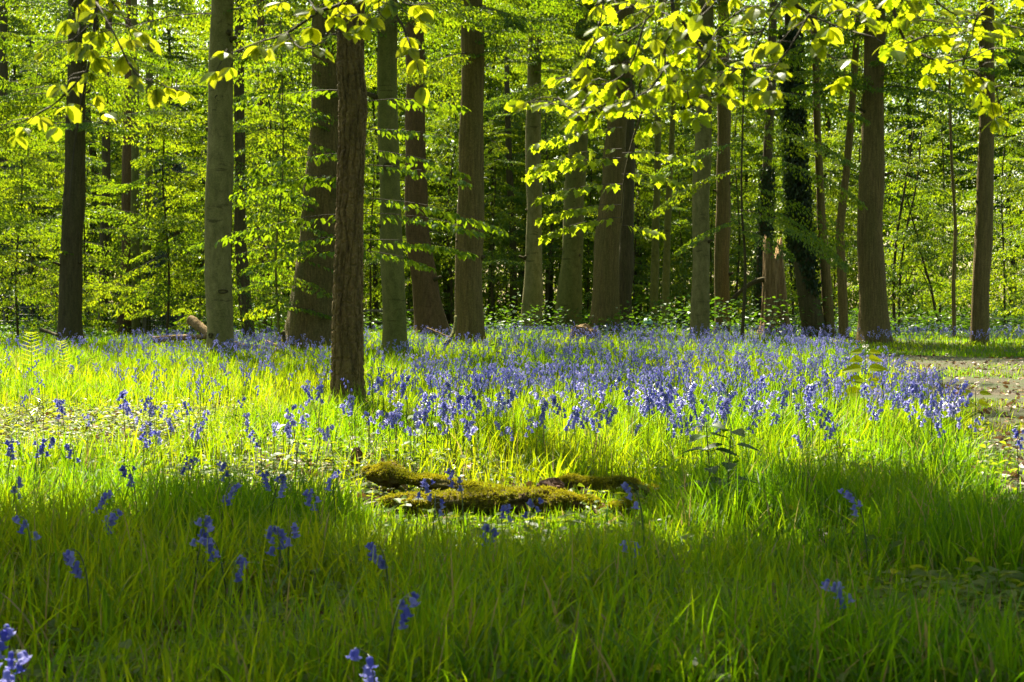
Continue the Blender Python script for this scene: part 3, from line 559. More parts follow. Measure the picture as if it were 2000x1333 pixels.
# tree with long drooping sprays before the snag
d = 36.; b = at(1448, 676, d); t = thing('young_beech', 'young beech with long sprays drooping to the right before the snag', 'tree', (b[0], d, 0)); mb = MB()
tube(mb, smooth_path([(b[0], d, -.1), (b[0] + .1, d, 2), (b[0], d, 4), (b[0] + .1, d, 8)], 20), np.linspace(.05, .015, 20), 8); mb.build('trunk', M['dark_bark'], t, t.location, True); mb = MB()
for py, L, az, tl, n in ((390, 1.9, .1, -.2, 420), (410, 2.0, -.5, -.15, 420), (360, 2.2, .5, -.1, 420), (430, 1.2, 3.3, -.1, 260), (300, 2.1, 0, -.05, 420), (250, 2, -.6, 0, 420), (330, 1.6, 2.9, -.1, 300), (220, 2, .8, .1, 420), (180, 2, -.2, .1, 420), (280, 1.7, 3.6, 0, 300), (450, 1.1, -.9, -.1, 200), (140, 2, 2.6, .1, 380), (100, 2.2, .2, .1, 420)):
    add_spray(mb, np.array([b[0], d, CAM_H - (py - HOR) / F * d]), az, tl, L * 1.45, int(n * 1.6), .085, HEX, .35, False, .01, flat=.3, spread=.42)
mb.build('crown', [M['leaf'], M['twig']], t, t.location)
# ------------------------------------------------------------------ far wood
def far_wood():
    n = 700000; y = 74 + 44 * RNG.random(n) ** 1.1; x = (RNG.random(n) - .5) * y * .95; z = 26 * RNG.random(n)
    q = fbm(x * .16 + y * .05, z * .22 + y * .09, 51) + .35 * (fbm(x * .5, z * .6 + y * .2, 57) - .5); k = q > .43; x, y, z = x[k], y[k], z[k]
    m = len(x); p = np.stack([x, y, z], 1); a = RNG.random(m) * 6.283
    dr = np.stack([np.cos(a), np.sin(a), -.3 - 1.1 * RNG.random(m)], 1); nm = np.stack([.5 * RNG.standard_normal(m), .5 * RNG.standard_normal(m), np.ones(m)], 1)
    mb = MB(); place(mb, QUAD, p, dr, nm, .24 * (.7 + .6 * RNG.random(m)), 0, np.clip(.5 + 1.6 * (fbm(x * .09, y * .09 + z * .1, 61) - .5) + .3 * RNG.standard_normal(m), 0, 1))
    tag(mb.build('far_woodland', M['leaf']), 'far mass of sunlit leaves closing the wood behind the trunks', 'woodland', None, 'stuff')
far_wood()
# low bushes under the far trees
def undergrowth():
    mb = MB(); n = 60000; y = 42 + 36 * RNG.random(n); x = (RNG.random(n) - .5) * y * .95; hmax = np.clip(3.2 * (fbm(x * .35, y * .3, 71) - .38), 0, 2.4) * np.where(x > .2 * y, 1.2, 1)
    z = hmax * RNG.random(n) ** .8; k = hmax > .1; x, y, z = x[k], y[k], z[k]; m = len(x); a = RNG.random(m) * 6.283
    place(mb, QUAD, np.stack([x, y, z + ground(x, y)], 1), np.stack([np.cos(a), np.sin(a), -.3 * RNG.random(m)], 1), np.stack([.5 * RNG.standard_normal(m), .5 * RNG.standard_normal(m), np.ones(m)], 1), .15 * (.6 + .8 * RNG.random(m)))
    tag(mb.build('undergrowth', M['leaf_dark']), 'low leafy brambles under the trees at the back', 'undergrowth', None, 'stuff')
undergrowth()
# ------------------------------------------------------------------ branches hanging into the picture from above
def near_branch(name, label, polys, tmpl, leaf, mat, dd, nodes=3, gapl=.05, bare=1.0):
    P = []
    for pts in polys:
        sh = .38 * RNG.random() * (len(P) > 0)
        P.append(smooth_path([at(px, py, dd + dz - sh) for px, py, dz in pts], 26))
    t = thing(name, label, 'branch', P[0][0], 'sunlit boughs hanging in from above'); wood = MB(); lf = MB()
    for i, q in enumerate(P):
        w = .0075 if i == 0 else .003; tube(wood, q, np.linspace(w, .0012, len(q)), 5)
        s = np.concatenate([[0], np.cumsum(np.linalg.norm(np.diff(q, axis=0), axis=1))]); nn = max(3, int(s[-1] / gapl)); tg = unit(np.gradient(q, axis=0))
        for j in range(nn):
            u = (j + .5 * RNG.random() + (.0 if i else nn * 0.12)) / nn * s[-1] * (bare if i == 0 else 1); p = np.array([np.interp(u, s, q[:, k]) for k in range(3)]); g = np.array([np.interp(u, s, tg[:, k]) for k in range(3)])
            side = unit(np.cross(g, [0, 0, 1.]))[None][0]; sd = 1 if j % 2 else -1; L = .02 + .08 * RNG.random()
            e = p + (side * sd * .8 + g * .6 + np.array([0, 0, -.1]) + .25 * RNG.standard_normal(3)) * L; tube(wood, [p, (p + e) / 2 + [0, 0, .01], e], [.0016, .0013, .001], 4)
            n = nodes + int(RNG.random() * 2); base = unit(e - p); A = np.linspace(-1.1, 1.1, n) + .25 * RNG.standard_normal(n); sv = unit(np.cross(base, [0, 0, 1.]))
            dr = np.stack([base * math.cos(a) + sv * math.sin(a) + np.array([0, 0, -.15 - .5 * RNG.random()]) for a in A])
            nm = np.array([0, -.25, 1.]) + .38 * RNG.standard_normal((n, 3)); place(lf, tmpl, np.repeat(e[None], n, 0), dr, nm, leaf * (.55 + .65 * RNG.random(n)), 0, None)
    wood.build('branch', M['twig'], t, t.location, True); lf.build('foliage', M[mat], t, t.location)
    return t
near_branch('beech_branch', 'beech bough hanging down at the upper left with bright backlit leaves',
    [[(215, -260, 0), (190, 0, 0), (180, 90, 0), (166, 165, 0), (145, 290, .1), (135, 400, .1)], [(160, 150, 0), (110, 200, 0), (50, 235, .05), (-20, 262, .1)], [(188, 5, 0), (225, 70, -.1), (262, 140, -.1), (310, 165, -.1), (372, 182, -.1)],
     [(185, 40, 0), (140, 80, .1), (120, 85, .1)], [(195, -20, .1), (240, 30, .1), (265, 100, .1)], [(150, -60, .1), (155, 40, .1), (165, 110, .1)]], BEECH, .050, 'leaf_near', 3.95, 4, .045, .66)
near_branch('beech_branch', 'beech twigs with bright leaves across the top of the grey beech',
    [[(760, -240, 0), (690, -20, 0), (620, 25, 0), (560, 65, 0), (500, 85, 0), (450, 105, 0)], [(620, 25, 0), (590, -10, .1), (540, 10, .1)], [(560, 65, 0), (590, 95, -.1), (640, 80, -.1)], [(690, -20, 0), (660, 20, .1), (700, 40, .2)]], BEECH, .052, 'leaf_near', 4.0, 4, .05)
near_branch('beech_branch', 'small beech twig dangling above the green beech trunk', [[(800, -230, 0), (770, -10, 0), (790, 60, 0), (812, 115, 0)], [(770, -10, 0), (800, 10, .1), (850, 5, .1)], [(745, -30, 0), (740, 20, .1), (755, 40, .1)]], BEECH, .052, 'leaf_near', 4.0, 4, .05)
near_branch('oak_branch', 'large oak bough with yellow lobed leaves right of the middle',
    [[(1330, -260, .1), (1312, -10, 0), (1335, 45, 0), (1385, 110, 0), (1440, 135, 0), (1490, 130, 0)], [(1298, 85, 0), (1296, 135, 0), (1262, 180, 0), (1200, 205, 0), (1130, 222, 0), (1090, 190, .1)], [(1312, -10, 0), (1260, 40, .1), (1210, 70, .1), (1190, 60, .1)], [(1260, 40, .1), (1230, 130, .1), (1180, 165, .1), (1100, 160, .1)],
     [(1335, 45, .1), (1290, 100, .15), (1300, 170, .15), (1370, 190, .15), (1400, 180, .1)], [(1240, 130, .1), (1230, 195, .1), (1260, 240, .1)], [(1385, 110, 0), (1345, 165, 0), (1350, 210, 0), (1360, 220, 0)], [(1180, -40, .1), (1175, 30, .1), (1150, 110, .1), (1145, 140, .1)], [(1385, 110, .1), (1400, 60, .2), (1450, 20, .2), (1480, 10, .2)], [(1335, 45, .1), (1280, 20, .2), (1220, 10, .2), (1160, -10, .2)], [(1440, 135, .1), (1400, 160, .15), (1330, 150, .15), (1290, 200, .15)], [(1210, 190, .1), (1160, 215, .15), (1110, 235, .15)]], OAK, .046, 'leaf_gold', 3.95, 4, .026)
near_branch('oak_branch', 'oak bough with yellow lobed leaves at the upper right',
    [[(1690, -260, 0), (1738, -20, 0), (1748, 30, 0), (1770, 85, 0), (1800, 108, 0), (1850, 125, 0), (1905, 140, 0)], [(1880, 128, 0), (1896, 80, 0), (1905, 40, 0), (1915, 10, 0)], [(1800, -30, 0), (1850, 20, .1), (1910, 40, .1), (1975, 50, .1)], [(1770, 85, 0), (1820, 70, .1), (1870, 75, .1)], [(1905, 140, 0), (1925, 165, 0), (1930, 175, 0)], [(1760, 50, .1), (1800, 40, .1), (1840, 45, .1), (1880, 50, .1)], [(1738, -20, 0), (1780, 10, .15), (1790, 30, .15)], [(1600, -60, .1), (1640, 10, .1), (1690, 40, .1)], [(1850, 125, .1), (1900, 110, .15), (1950, 90, .15)], [(1905, 40, .1), (1945, 0, .1), (1990, -10, .1)], [(1920, 160, .1), (1945, 175, .1), (1950, 205, .1)]], OAK, .046, 'leaf_gold', 3.95, 4, .026)
near_branch('beech_branch', 'beech bough with broad shaded leaves hanging at the top between the two oak boughs',
    [[(1500, -260, -.2), (1540, -20, -.2), (1580, 30, -.2), (1610, 100, -.2), (1650, 125, -.2)], [(1540, -20, -.2), (1490, 60, -.1), (1470, 130, -.1), (1530, 165, -.1)], [(1580, 30, -.2), (1545, 90, -.1), (1510, 140, -.1), (1500, 190, -.1)], [(1440, -80, -.2), (1400, 0, -.1), (1360, 40, -.1)], [(1540, -20, -.1), (1640, 0, 0), (1680, 20, 0)], [(1580, 30, -.1), (1630, 50, 0), (1690, 70, 0)], [(1490, 60, -.1), (1440, 80, 0), (1420, 120, 0)]], BEECH, .050, 'leaf_near', 3.9, 4, .05)
# ------------------------------------------------------------------ the mossy log
def log(name, label, pts, r, seed):
    q = smooth_path(pts, 46); t = thing(name, label, 'log', (q[0][0], q[0][1], 0), 'rotting logs in the foreground'); seg = 30; a = np.linspace(0, 2 * np.pi, seg, endpoint=False); V = []; tg = unit(np.gradient(q, axis=0))
    mp = []; mn = []
    for i, (p, g) in enumerate(zip(q, tg)):
        s = unit(np.cross(g, [0, 0, 1.])); u = i / 45; R = r * (1 - .25 * u) * (.55 + .9 * vnoise(np.array(u * 7.), np.array(seed * 1.), 9)) * (min(1, .5 + 4 * min(u, 1 - u) + .2))
        rr = R * (1 + .9 * (fbm(np.cos(a) * 1.9 + u * 11, np.sin(a) * 1.6 + seed, seed) - .5) + .45 * (vnoise(a * 7, u * 40 + a * 0, seed) - .5)); off = s[None] * np.cos(a)[:, None] * rr[:, None] + np.array([0, 0, 1.])[None] * np.sin(a)[:, None] * rr[:, None] * .6
        V.append(p + off); mp.append(p + off); mn.append(unit(off))
    V = np.concatenate(V); n = 46; i = np.arange(n - 1)[:, None] * seg; j = np.arange(seg)[None]; k = (j + 1) % seg
    A = (i + j).ravel(); B = (i + k).ravel(); Cc = (i + seg + k).ravel(); D = (i + seg + j).ravel(); f = np.concatenate([np.stack([A, Cc, B], 1), np.stack([A, D, Cc], 1)])
    V = np.concatenate([V, [q[0]], [q[-1]]]); w = np.arange(seg); f = np.concatenate([f, np.stack([w, (w + 1) % seg, np.full(seg, n * seg)], 1), np.stack([(n - 1) * seg + (w + 1) % seg, (n - 1) * seg + w, np.full(seg, n * seg + 1)], 1)])
    mb = MB(); mb.add(V, f); mb.build('wood', M['rot_bark'], t, t.location, True)
    P = np.concatenate(mp); Nn = np.concatenate(mn); idx = RNG.integers(0, len(P), 60000); P = P[idx] + .006 * RNG.standard_normal((60000, 3)); Nn = Nn[idx]
    kk = (Nn[:, 2] > .05 + 2.6 * (fbm(P[:, 0] * 9, P[:, 1] * 9 + P[:, 2] * 6, 13) - .50)); P, Nn = P[kk], Nn[kk]
    mb = MB(); place(mb, QUAD, P - Nn * .004, Nn + .7 * RNG.standard_normal(P.shape), RNG.standard_normal(P.shape), .011 * (.6 + .8 * RNG.random(len(P))) , 0, np.clip(.5 + 1.5 * (fbm(P[:, 0] * 5, P[:, 1] * 5, 17) - .5) + .2 * RNG.standard_normal(len(P)), 0, 1), np.full(len(P), .008))
    mb.build('moss', M['moss'], t, t.location); return t
M['rot_bark'] = bark_mat('rotting_bark', (.03, .018, .009), (.16, .09, .04), (.15, .14, .02), (14, 30, 30), 1, 0, .7)
log('mossy_log', 'long low mossy log lying across the foreground, nearest one', [(-.62, 6.9, .03), (-.3, 6.85, .05), (.0, 6.9, .05), (.25, 6.95, .04), (.42, 7.0, .02)], .095, 3)
log('mossy_log', 'rear mossy log slanting down to the right behind the longest one', [(-.78, 7.75, .09), (-.5, 7.6, .07), (-.2, 7.5, .04), (.05, 7.45, .0)], .07, 5)
log('mossy_log', 'short yellow mossed log lump right of the rusty wood chunk', [(.22, 7.65, .02), (.42, 7.6, .05), (.62, 7.55, .04), (.78, 7.6, .0)], .075, 7)
log('mossy_log', 'small mossy stub at the right end of the longest log', [(.46, 6.95, -.01), (.56, 6.9, .02), (.66, 6.95, -.01)], .065, 11)
def lump(name, label, cat, c, s, mat, seed):
    mb = MB(); nu, nv = 22, 14; U, Vv = np.meshgrid(np.linspace(0, 2 * np.pi, nu, endpoint=False), np.linspace(.02, np.pi - .02, nv), indexing='xy')
    x, y, z = np.cos(U) * np.sin(Vv), np.sin(U) * np.sin(Vv), np.cos(Vv); k = 1 + .6 * (fbm(x * 1.7 + seed, y * 1.7 + z * 2, seed) - .5) + .3 * (vnoise(x * 7 + z * 5, y * 7 + z * 9, seed) - .5)
    P = np.stack([c[0] + s[0] * x * k, c[1] + s[1] * y * k, c[2] + s[2] * z * k], -1).reshape(-1, 3); i = np.arange(nv - 1)[:, None] * nu; j = np.arange(nu)[None]; q = (j + 1) % nu
    A = (i + j).ravel(); B = (i + q).ravel(); Cc = (i + nu + q).ravel(); D = (i + nu + j).ravel(); mb.add(P, np.concatenate([np.stack([A, Cc, B], 1), np.stack([A, D, Cc], 1)]))
    return tag(mb.build(name, M[mat], None, c), label, cat)
lump('rotten_chunk', 'rusty brown lump of rotten wood between the mossy logs', 'wood', (.2, 7.25, .07), (.07, .06, .06), 'rotten', 2)
lump('tree_stump', 'little brown stub poking up behind the left end of the logs', 'stump', (-.97, 8.9, .05), (.04, .03, .065), 'rotten', 4)
# ------------------------------------------------------------------ fallen wood
def stick(name, label, pts, r0, r1, mat='dead_wood', cat='branch'):
    q = smooth_path(pts, 24); mb = MB(); tube(mb, q + .003 * RNG.standard_normal(q.shape), np.linspace(r0, r1, 24) * (1 + .04 * RNG.standard_normal(24)), 9); return tag(mb.build(name, M[mat], None, q[0], True), label, cat, 'fallen wood on the ground')
def gp(px, py, z=0.): d = depth_of(py, z); return at(px, py, d)
stick('fallen_branch', 'long brown branch lying right of the grey beech foot', [at(452, 672, 28), at(500, 680, 27.6), at(560, 688, 27.2), at(640, 706, 26.6)], .07, .04)
stick('fallen_branch', 'thin branch crossing the long brown one by the oak', [at(520, 668, 29), at(580, 690, 28), at(650, 698, 27.5)], .04, .02)
stick('fallen_branch', 'forked grey stick leaning at the foot of the giant trunk', [at(552, 648, 29), at(556, 664, 29), at(566, 684, 28.6)], .05, .03, 'dark_bark')
stick('fallen_branch', 'pale broken limb sticking up left of the grey beech', [at(372, 625, 31), at(390, 638, 30.8), at(412, 655, 30.5)], .11, .09)
stick('fallen_branch', 'low brown branch on the ground left of the grey beech', [at(300, 664, 31), at(350, 660, 31), at(405, 658, 30.5)], .08, .05)
stick('fallen_branch', 'dark stick in the grass beside the dark left hand trunk', [at(80, 644, 33), at(98, 650, 32.8), at(112, 655, 32.5)], .05, .03, 'dark_bark')
stick('mossy_stick', 'yellow green mossy stem curving up at the foot of the stout middle trunk', [at(868, 674, 27.5), at(878, 664, 27.6), at(887, 645, 27.8), at(890, 618, 28)], .05, .025, 'green_bark')
stick('fallen_branch', 'thin bare twig slanting out of the bluebells left of the stout middle trunk', [at(834, 641, 28), at(856, 650, 27.8), at(880, 660, 27.6)], .02, .012)
stick('fallen_branch', 'short brown stick lying in the sunlit litter at the left', [gp(148, 800), gp(180, 792), gp(205, 790)], .03, .02)
lump('tree_stump', 'low pale orange stump before the knobbly trunk', 'stump', (2.0, 39, .2), (.42, .3, .3), 'dead_wood', 8)
# ------------------------------------------------------------------ fences and bin
def fence(name, label, p0, p1, h, n, rails, mat, wires=0, rr=.03):
    p0, p1 = np.array(p0), np.array(p1); t = thing(name, label, 'fence', (p0[0], p0[1], 0)); 
    for i in range(n):
        p = p0 + (p1 - p0) * i / (n - 1); mb = MB(); g = float(ground(p[0], p[1])); tube(mb, [(p[0], p[1], g - .2), (p[0], p[1], g + h * 1.05)], .06, 8); mb.build('post', M['post'], t, t.location)
    for z in rails:
        mb = MB(); u = np.linspace(0, 1, 12)[:, None]; q = p0 + (p1 - p0) * u; tube(mb, np.stack([q[:, 0], q[:, 1] - .07, h * z + ground(q[:, 0], q[:, 1]) + .02 * np.sin(u[:, 0] * 9)], 1), rr, 6); mb.build('rail', M[mat], t, t.location)
    if wires:
        mb = MB(); L = np.linalg.norm(p1 - p0)
        for u in np.linspace(0, 1, int(L / .15)):
            p = p0 + (p1 - p0) * u; g = float(ground(p[0], p[1])); tube(mb, [(p[0], p[1], g), (p[0], p[1], g + h)], .006, 3, cap=False)
        for z in np.linspace(.1, 1, wires): tube(mb, [(p0[0], p0[1], h * z + float(ground(*p0))), (p1[0], p1[1], h * z + float(ground(*p1)))], .006, 3, cap=False)
        mb.build('wire_mesh', M['wire'], t, t.location)
fence('wire_fence', 'wire mesh stock fence before the dark fir left of the grey beech', (-12.4, 48), (-8.6, 47), 1.1, 4, (), 'wire', 7)
fence('wire_fence', 'wire mesh stock fence at the left edge with pale top rail', (-19.5, 50), (-14.5, 50), 1.5, 4, (.98, .72), 'post', 7)
fence('rail_fence', 'low pale rail fence behind the bluebells at the far right', (14.2, 52), (21, 53), .55, 5, (.95,), 'pale_rail', 0, .05)
fence('rail_fence', 'short wooden rail fence seen between the dark oak and the green beech', (-5.6, 52), (-3.0, 52), .9, 3, (.95, .5), 'post', 0, .05)
d = 50.; b = at(1264, 655, d); t = thing('litter_bin', 'small dark bin with pale teal domed lid right of the knobbly trunk', 'bin', (b[0], d, 0)); mb = MB(); g = float(ground(b[0], d))
tube(mb, [(b[0] - .02, d, g), (b[0] - .02, d, g + .32)], [.15, .15], 16); mb.build('body', M['black'], t, t.location, True); mb = MB()
tube(mb, [(b[0], d, g + .30 + .22 * math.sin(a)) for a in np.linspace(0, 1.5, 9)], [max(.02, .21 * math.cos(a)) for a in np.linspace(0, 1.5, 9)], 16); mb.build('lid', M['teal'], t, t.location, True)
# ------------------------------------------------------------------ grass
def in_log(x, y):
    return ((x > -.75) & (x < .75) & (y > 6.78) & (y < 7.05)) | ((x > -.8) & (x < .85) & (y > 7.35) & (y < 7.8))
def litter_zone(x, y):
    """0..1: bare leafy patch at the left, and the near right corner"""
    a = np.exp(-(((x + 3.5) / 1.35) ** 2 + ((y - 11.4) / 2.3) ** 2)); a = a * (.55 + .9 * fbm(x * 1.2, y * 1.2, 85)); b = 1.2 * np.exp(-(((x - 1.35) / .6) ** 2 + ((y - 4.3) / .5) ** 2)); c = 1.25 * np.exp(-(((x + 1.15) / .85) ** 2 + ((y - 8.0) / 1.2) ** 2)) * (.4 + fbm(x * 2.2, y * 2.2, 95)); e = np.exp(-(((x - 2.5) / .45) ** 2 + ((y - 6.3) / .6) ** 2))
    return np.clip(np.maximum.reduce([a * 1.3, b, c * .75, e * .9]), 0, 1)
def scatter(n, y0, y1, pw=1., margin=.9):
    y = y0 + (y1 - y0) * RNG.random(n) ** pw; x = (RNG.random(n) - .5) * 2 * (.37 * y + margin); return x, y
def grass(n, y0, y1, segs, h, w, mb, pw=1., droop=1.):
    x, y = scatter(n, y0, y1, pw)
    den = np.clip(2.6 * fbm(x * 1.5, y * 1.5, 81) - .5, .12, 1.2); lz = litter_zone(x, y); den *= (1 - .95 * lz) * np.where((y > 6.6) & (y < 11) & (x < -.2), .55, 1); den *= np.where(in_log(x, y), .3, 1); den *= np.where(on_path(x, y, -.05), .03 + .55 * np.clip(5 * (fbm(x * 1.1, y * .8, 83) - .48), 0, 1), 1)
    k = RNG.random(n) < den; x, y = x[k], y[k]; n = len(x)
    lz = lz[k]; cl = fbm(x * 1.1, y * 1.1, 85); H = h * (.45 + .9 * RNG.random(n)) * (.35 + 1.25 * cl) * (1 - .5 * lz) * np.where(on_path(x, y, -.3), .35, 1) * np.where((x > path_left(y) - .1) & (y > 24), .55, 1)
    fr = np.exp(-(np.clip(np.abs(x) - .6, 0, 9) / .15) ** 2) * ((y > 5.3) & (y < 7.7)); H = H * (1 - fr * np.where(y < 6.3, .3, .6)); W = w * (.6 + .8 * RNG.random(n)) * (1 + .8 * (RNG.random(n) < .08)); a = RNG.random(n) * 6.283; b = (.12 + .75 * RNG.random(n) ** 1.6) * droop
    bx, by = np.cos(a) * b, np.sin(a) * b; f = a + 1.2 + .6 * RNG.standard_normal(n); sx, sy = np.cos(f), np.sin(f); g = ground(x, y) - .01; V = []
    for i in range(segs):
        u = i / segs; ww = W * (1 - .75 * u ** 2.2) * .5; z = H * (u - .35 * b * u * u); ox = bx * H * u * u; oy = by * H * u * u
        V.append(np.stack([x + ox - sx * ww, y + oy - sy * ww, g + z], 1)); V.append(np.stack([x + ox + sx * ww, y + oy + sy * ww, g + z], 1))
    V.append(np.stack([x + bx * H, y + by * H, g + H * (1 - .35 * b)], 1)); K = 2 * segs + 1; V = np.stack(V, 1); T = []
    for i in range(segs - 1): T += [(2 * i, 2 * i + 1, 2 * i + 3), (2 * i, 2 * i + 3, 2 * i + 2)]
    T.append((2 * segs - 2, 2 * segs - 1, 2 * segs)); f = np.array(T)[None] + (np.arange(n) * K)[:, None, None]
    tn = np.clip(.30 * RNG.random(n) + .55 * fbm(x * .8, y * .8, 87) - .05, 0, .7); tn = np.where(RNG.random(n) < .045, 1, tn); mb.add(V, f, 0, np.repeat(tn, K))
mb = MB()
grass(72000, 3.15, 7.5, 5, .25, .0052, mb, .85)
grass(9000, 3.15, 8, 6, .22, .012, mb, .9, 1.)
grass(9000, 8, 17, 5, .24, .013, mb, .9, .9)
grass(46000, 3.1, 8, 4, .11, .0035, mb, .85, 1.7)
grass(105000, 7.5, 15, 4, .27, .0062, mb, .9)
grass(100000, 15, 30, 3, .27, .0110, mb, .9)
grass(60000, 30, 52, 2, .24, .022, mb, .9)
tag(mb.build('grass', M['grass']), 'long fresh green grass between the bluebells', 'grass', None, 'stuff')
# low weeds and dead leaves
mb = MB(); n = 110000; x, y = scatter(n, 3.2, 26, 1.25); den = np.clip(.22 + .85 * litter_zone(x, y) + .9 * (fbm(x * .8, y * .8, 91) - .45), 0, 1) * np.where(on_path(x, y), .1, 1); k = RNG.random(n) < den; x, y = x[k], y[k]; n = len(x)
a = RNG.random(n) * 6.283; z = ground(x, y) + .02 + .12 * RNG.random(n) * np.clip(2 * fbm(x * 2, y * 2, 93) - .3, .1, 1.2)
place(mb, HEX, np.stack([x, y, z], 1), np.stack([np.cos(a), np.sin(a), .3 - .6 * RNG.random(n)], 1), np.stack([.4 * RNG.standard_normal(n), .4 * RNG.standard_normal(n), np.ones(n)], 1), .045 * (.5 + RNG.random(n)))
tag(mb.build('ground_cover', M['weed']), 'small glossy low weeds spread among the grass', 'weeds', None, 'stuff')
mb = MB(); n = 60000; x, y = scatter(n, 3.2, 34, 1.2); pth = on_path(x, y, -.1); den = np.clip(.16 + .18 * (y < 8) + np.where(y < 5.6, 1.3, .75) * litter_zone(x, y) + .22 * pth * (y < 14) + .10 * pth, 0, 1); k = RNG.random(n) < den; x, y = x[k], y[k]; n = len(x)
a = RNG.random(n) * 6.283; place(mb, HEX, np.stack([x, y, ground(x, y) + .012 + .02 * RNG.random(n)], 1), np.stack([np.cos(a), np.sin(a), .35 * RNG.standard_normal(n)], 1), np.stack([.6 * RNG.standard_normal(n), .6 * RNG.standard_normal(n), np.ones(n)], 1), .075 * (.35 + 1.1 * RNG.random(n) ** 1.5))
tag(mb.build('leaf_litter', M['litter']), 'brown dead leaves lying on the bare ground and path', 'dead leaves', None, 'stuff')
# ------------------------------------------------------------------ bluebells
def bell_tmpl(seg, rings):
    prof = [(0, .0015), (.12, .26), (.35, .30), (.68, .27), (.86, .36), (1, .60)] if rings == 6 else [(0, .05), (.3, .30), (.72, .28), (1, .55)] if rings == 4 else [(0, .1), (.5, .33), (1, .5)]
    V = []; a = np.linspace(0, 2 * np.pi, seg, endpoint=False)
    for i, (x, r) in enumerate(prof):
        last = i == len(prof) - 1; rr = r * (np.where(np.arange(seg) % 2, 1.15, .72) if last else np.ones(seg)); xx = x - (.0 if not last else 0) - (np.where(np.arange(seg) % 2, .14, -.04) if last else 0)
        V.append(np.stack([np.broadcast_to(xx, (seg,)), rr * np.cos(a), rr * np.sin(a)], 1))
    V = np.concatenate(V); n = len(prof); i = np.arange(n - 1)[:, None] * seg; j = np.arange(seg)[None]; k = (j + 1) % seg
    A = (i + j).ravel(); B = (i + k).ravel(); Cc = (i + seg + k).ravel(); D = (i + seg + j).ravel(); return V, np.concatenate([np.stack([A, B, Cc], 1), np.stack([A, Cc, D], 1)])
BELL_HI, BELL_MID, BELL_LO = bell_tmpl(12, 6), bell_tmpl(6, 4), bell_tmpl(4, 3)
def bluebell_shape(h, nb, lean, rs):
    """stem path and bell placements (position, direction, size) in local space; the top arches over towards +x"""
    q = smooth_path([(0, 0, -.02), (lean * .2, .01, h * .4), (lean * .55, 0, h * .75), (lean + .005, 0, h * .94), (lean + .026, 0, h)], 16)
    pos = []; dr = []; sz = []; ped = []
    for i in range(nb):
        u = .52 + .48 * (i + .5) / nb; k = u * 15; i0 = min(int(k), 14); p = q[i0] * (1 - k + i0) + q[i0 + 1] * (k - i0)
        a = rs.normal(0, 1.0); o = np.array([math.cos(a), math.sin(a), 0]) * (.013 + .012 * rs.random()) + np.array([0, 0, .002]); e = p + o
        young = (i + 1) / nb; pos.append(e); dr.append(np.array([o[0] * 18 * (.5 + young), o[1] * 18, -1 + .55 * young * rs.random()])); sz.append((.021 - .005 * young) * (.85 + .3 * rs.random())); ped.append((p, e))
    return q, np.array(pos), np.array(dr), np.array(sz), ped
def bluebell_mesh(mb, shape, tmpl, seg=4, stem_r=.0022, m0=0, m1=1, peds=True):
    q, pos, dr, sz, ped = shape; tube(mb, q if seg > 3 else q[::3], np.linspace(stem_r, stem_r * .5, len(q if seg > 3 else q[::3])), seg, m1, cap=False)
    if peds:
        for p, e in ped: tube(mb, [p, (p + e) / 2 + [0, 0, .003], e], .0009, 3, m1, cap=False)
    place(mb, tmpl, pos, dr, RNG.standard_normal(pos.shape), sz, m0)
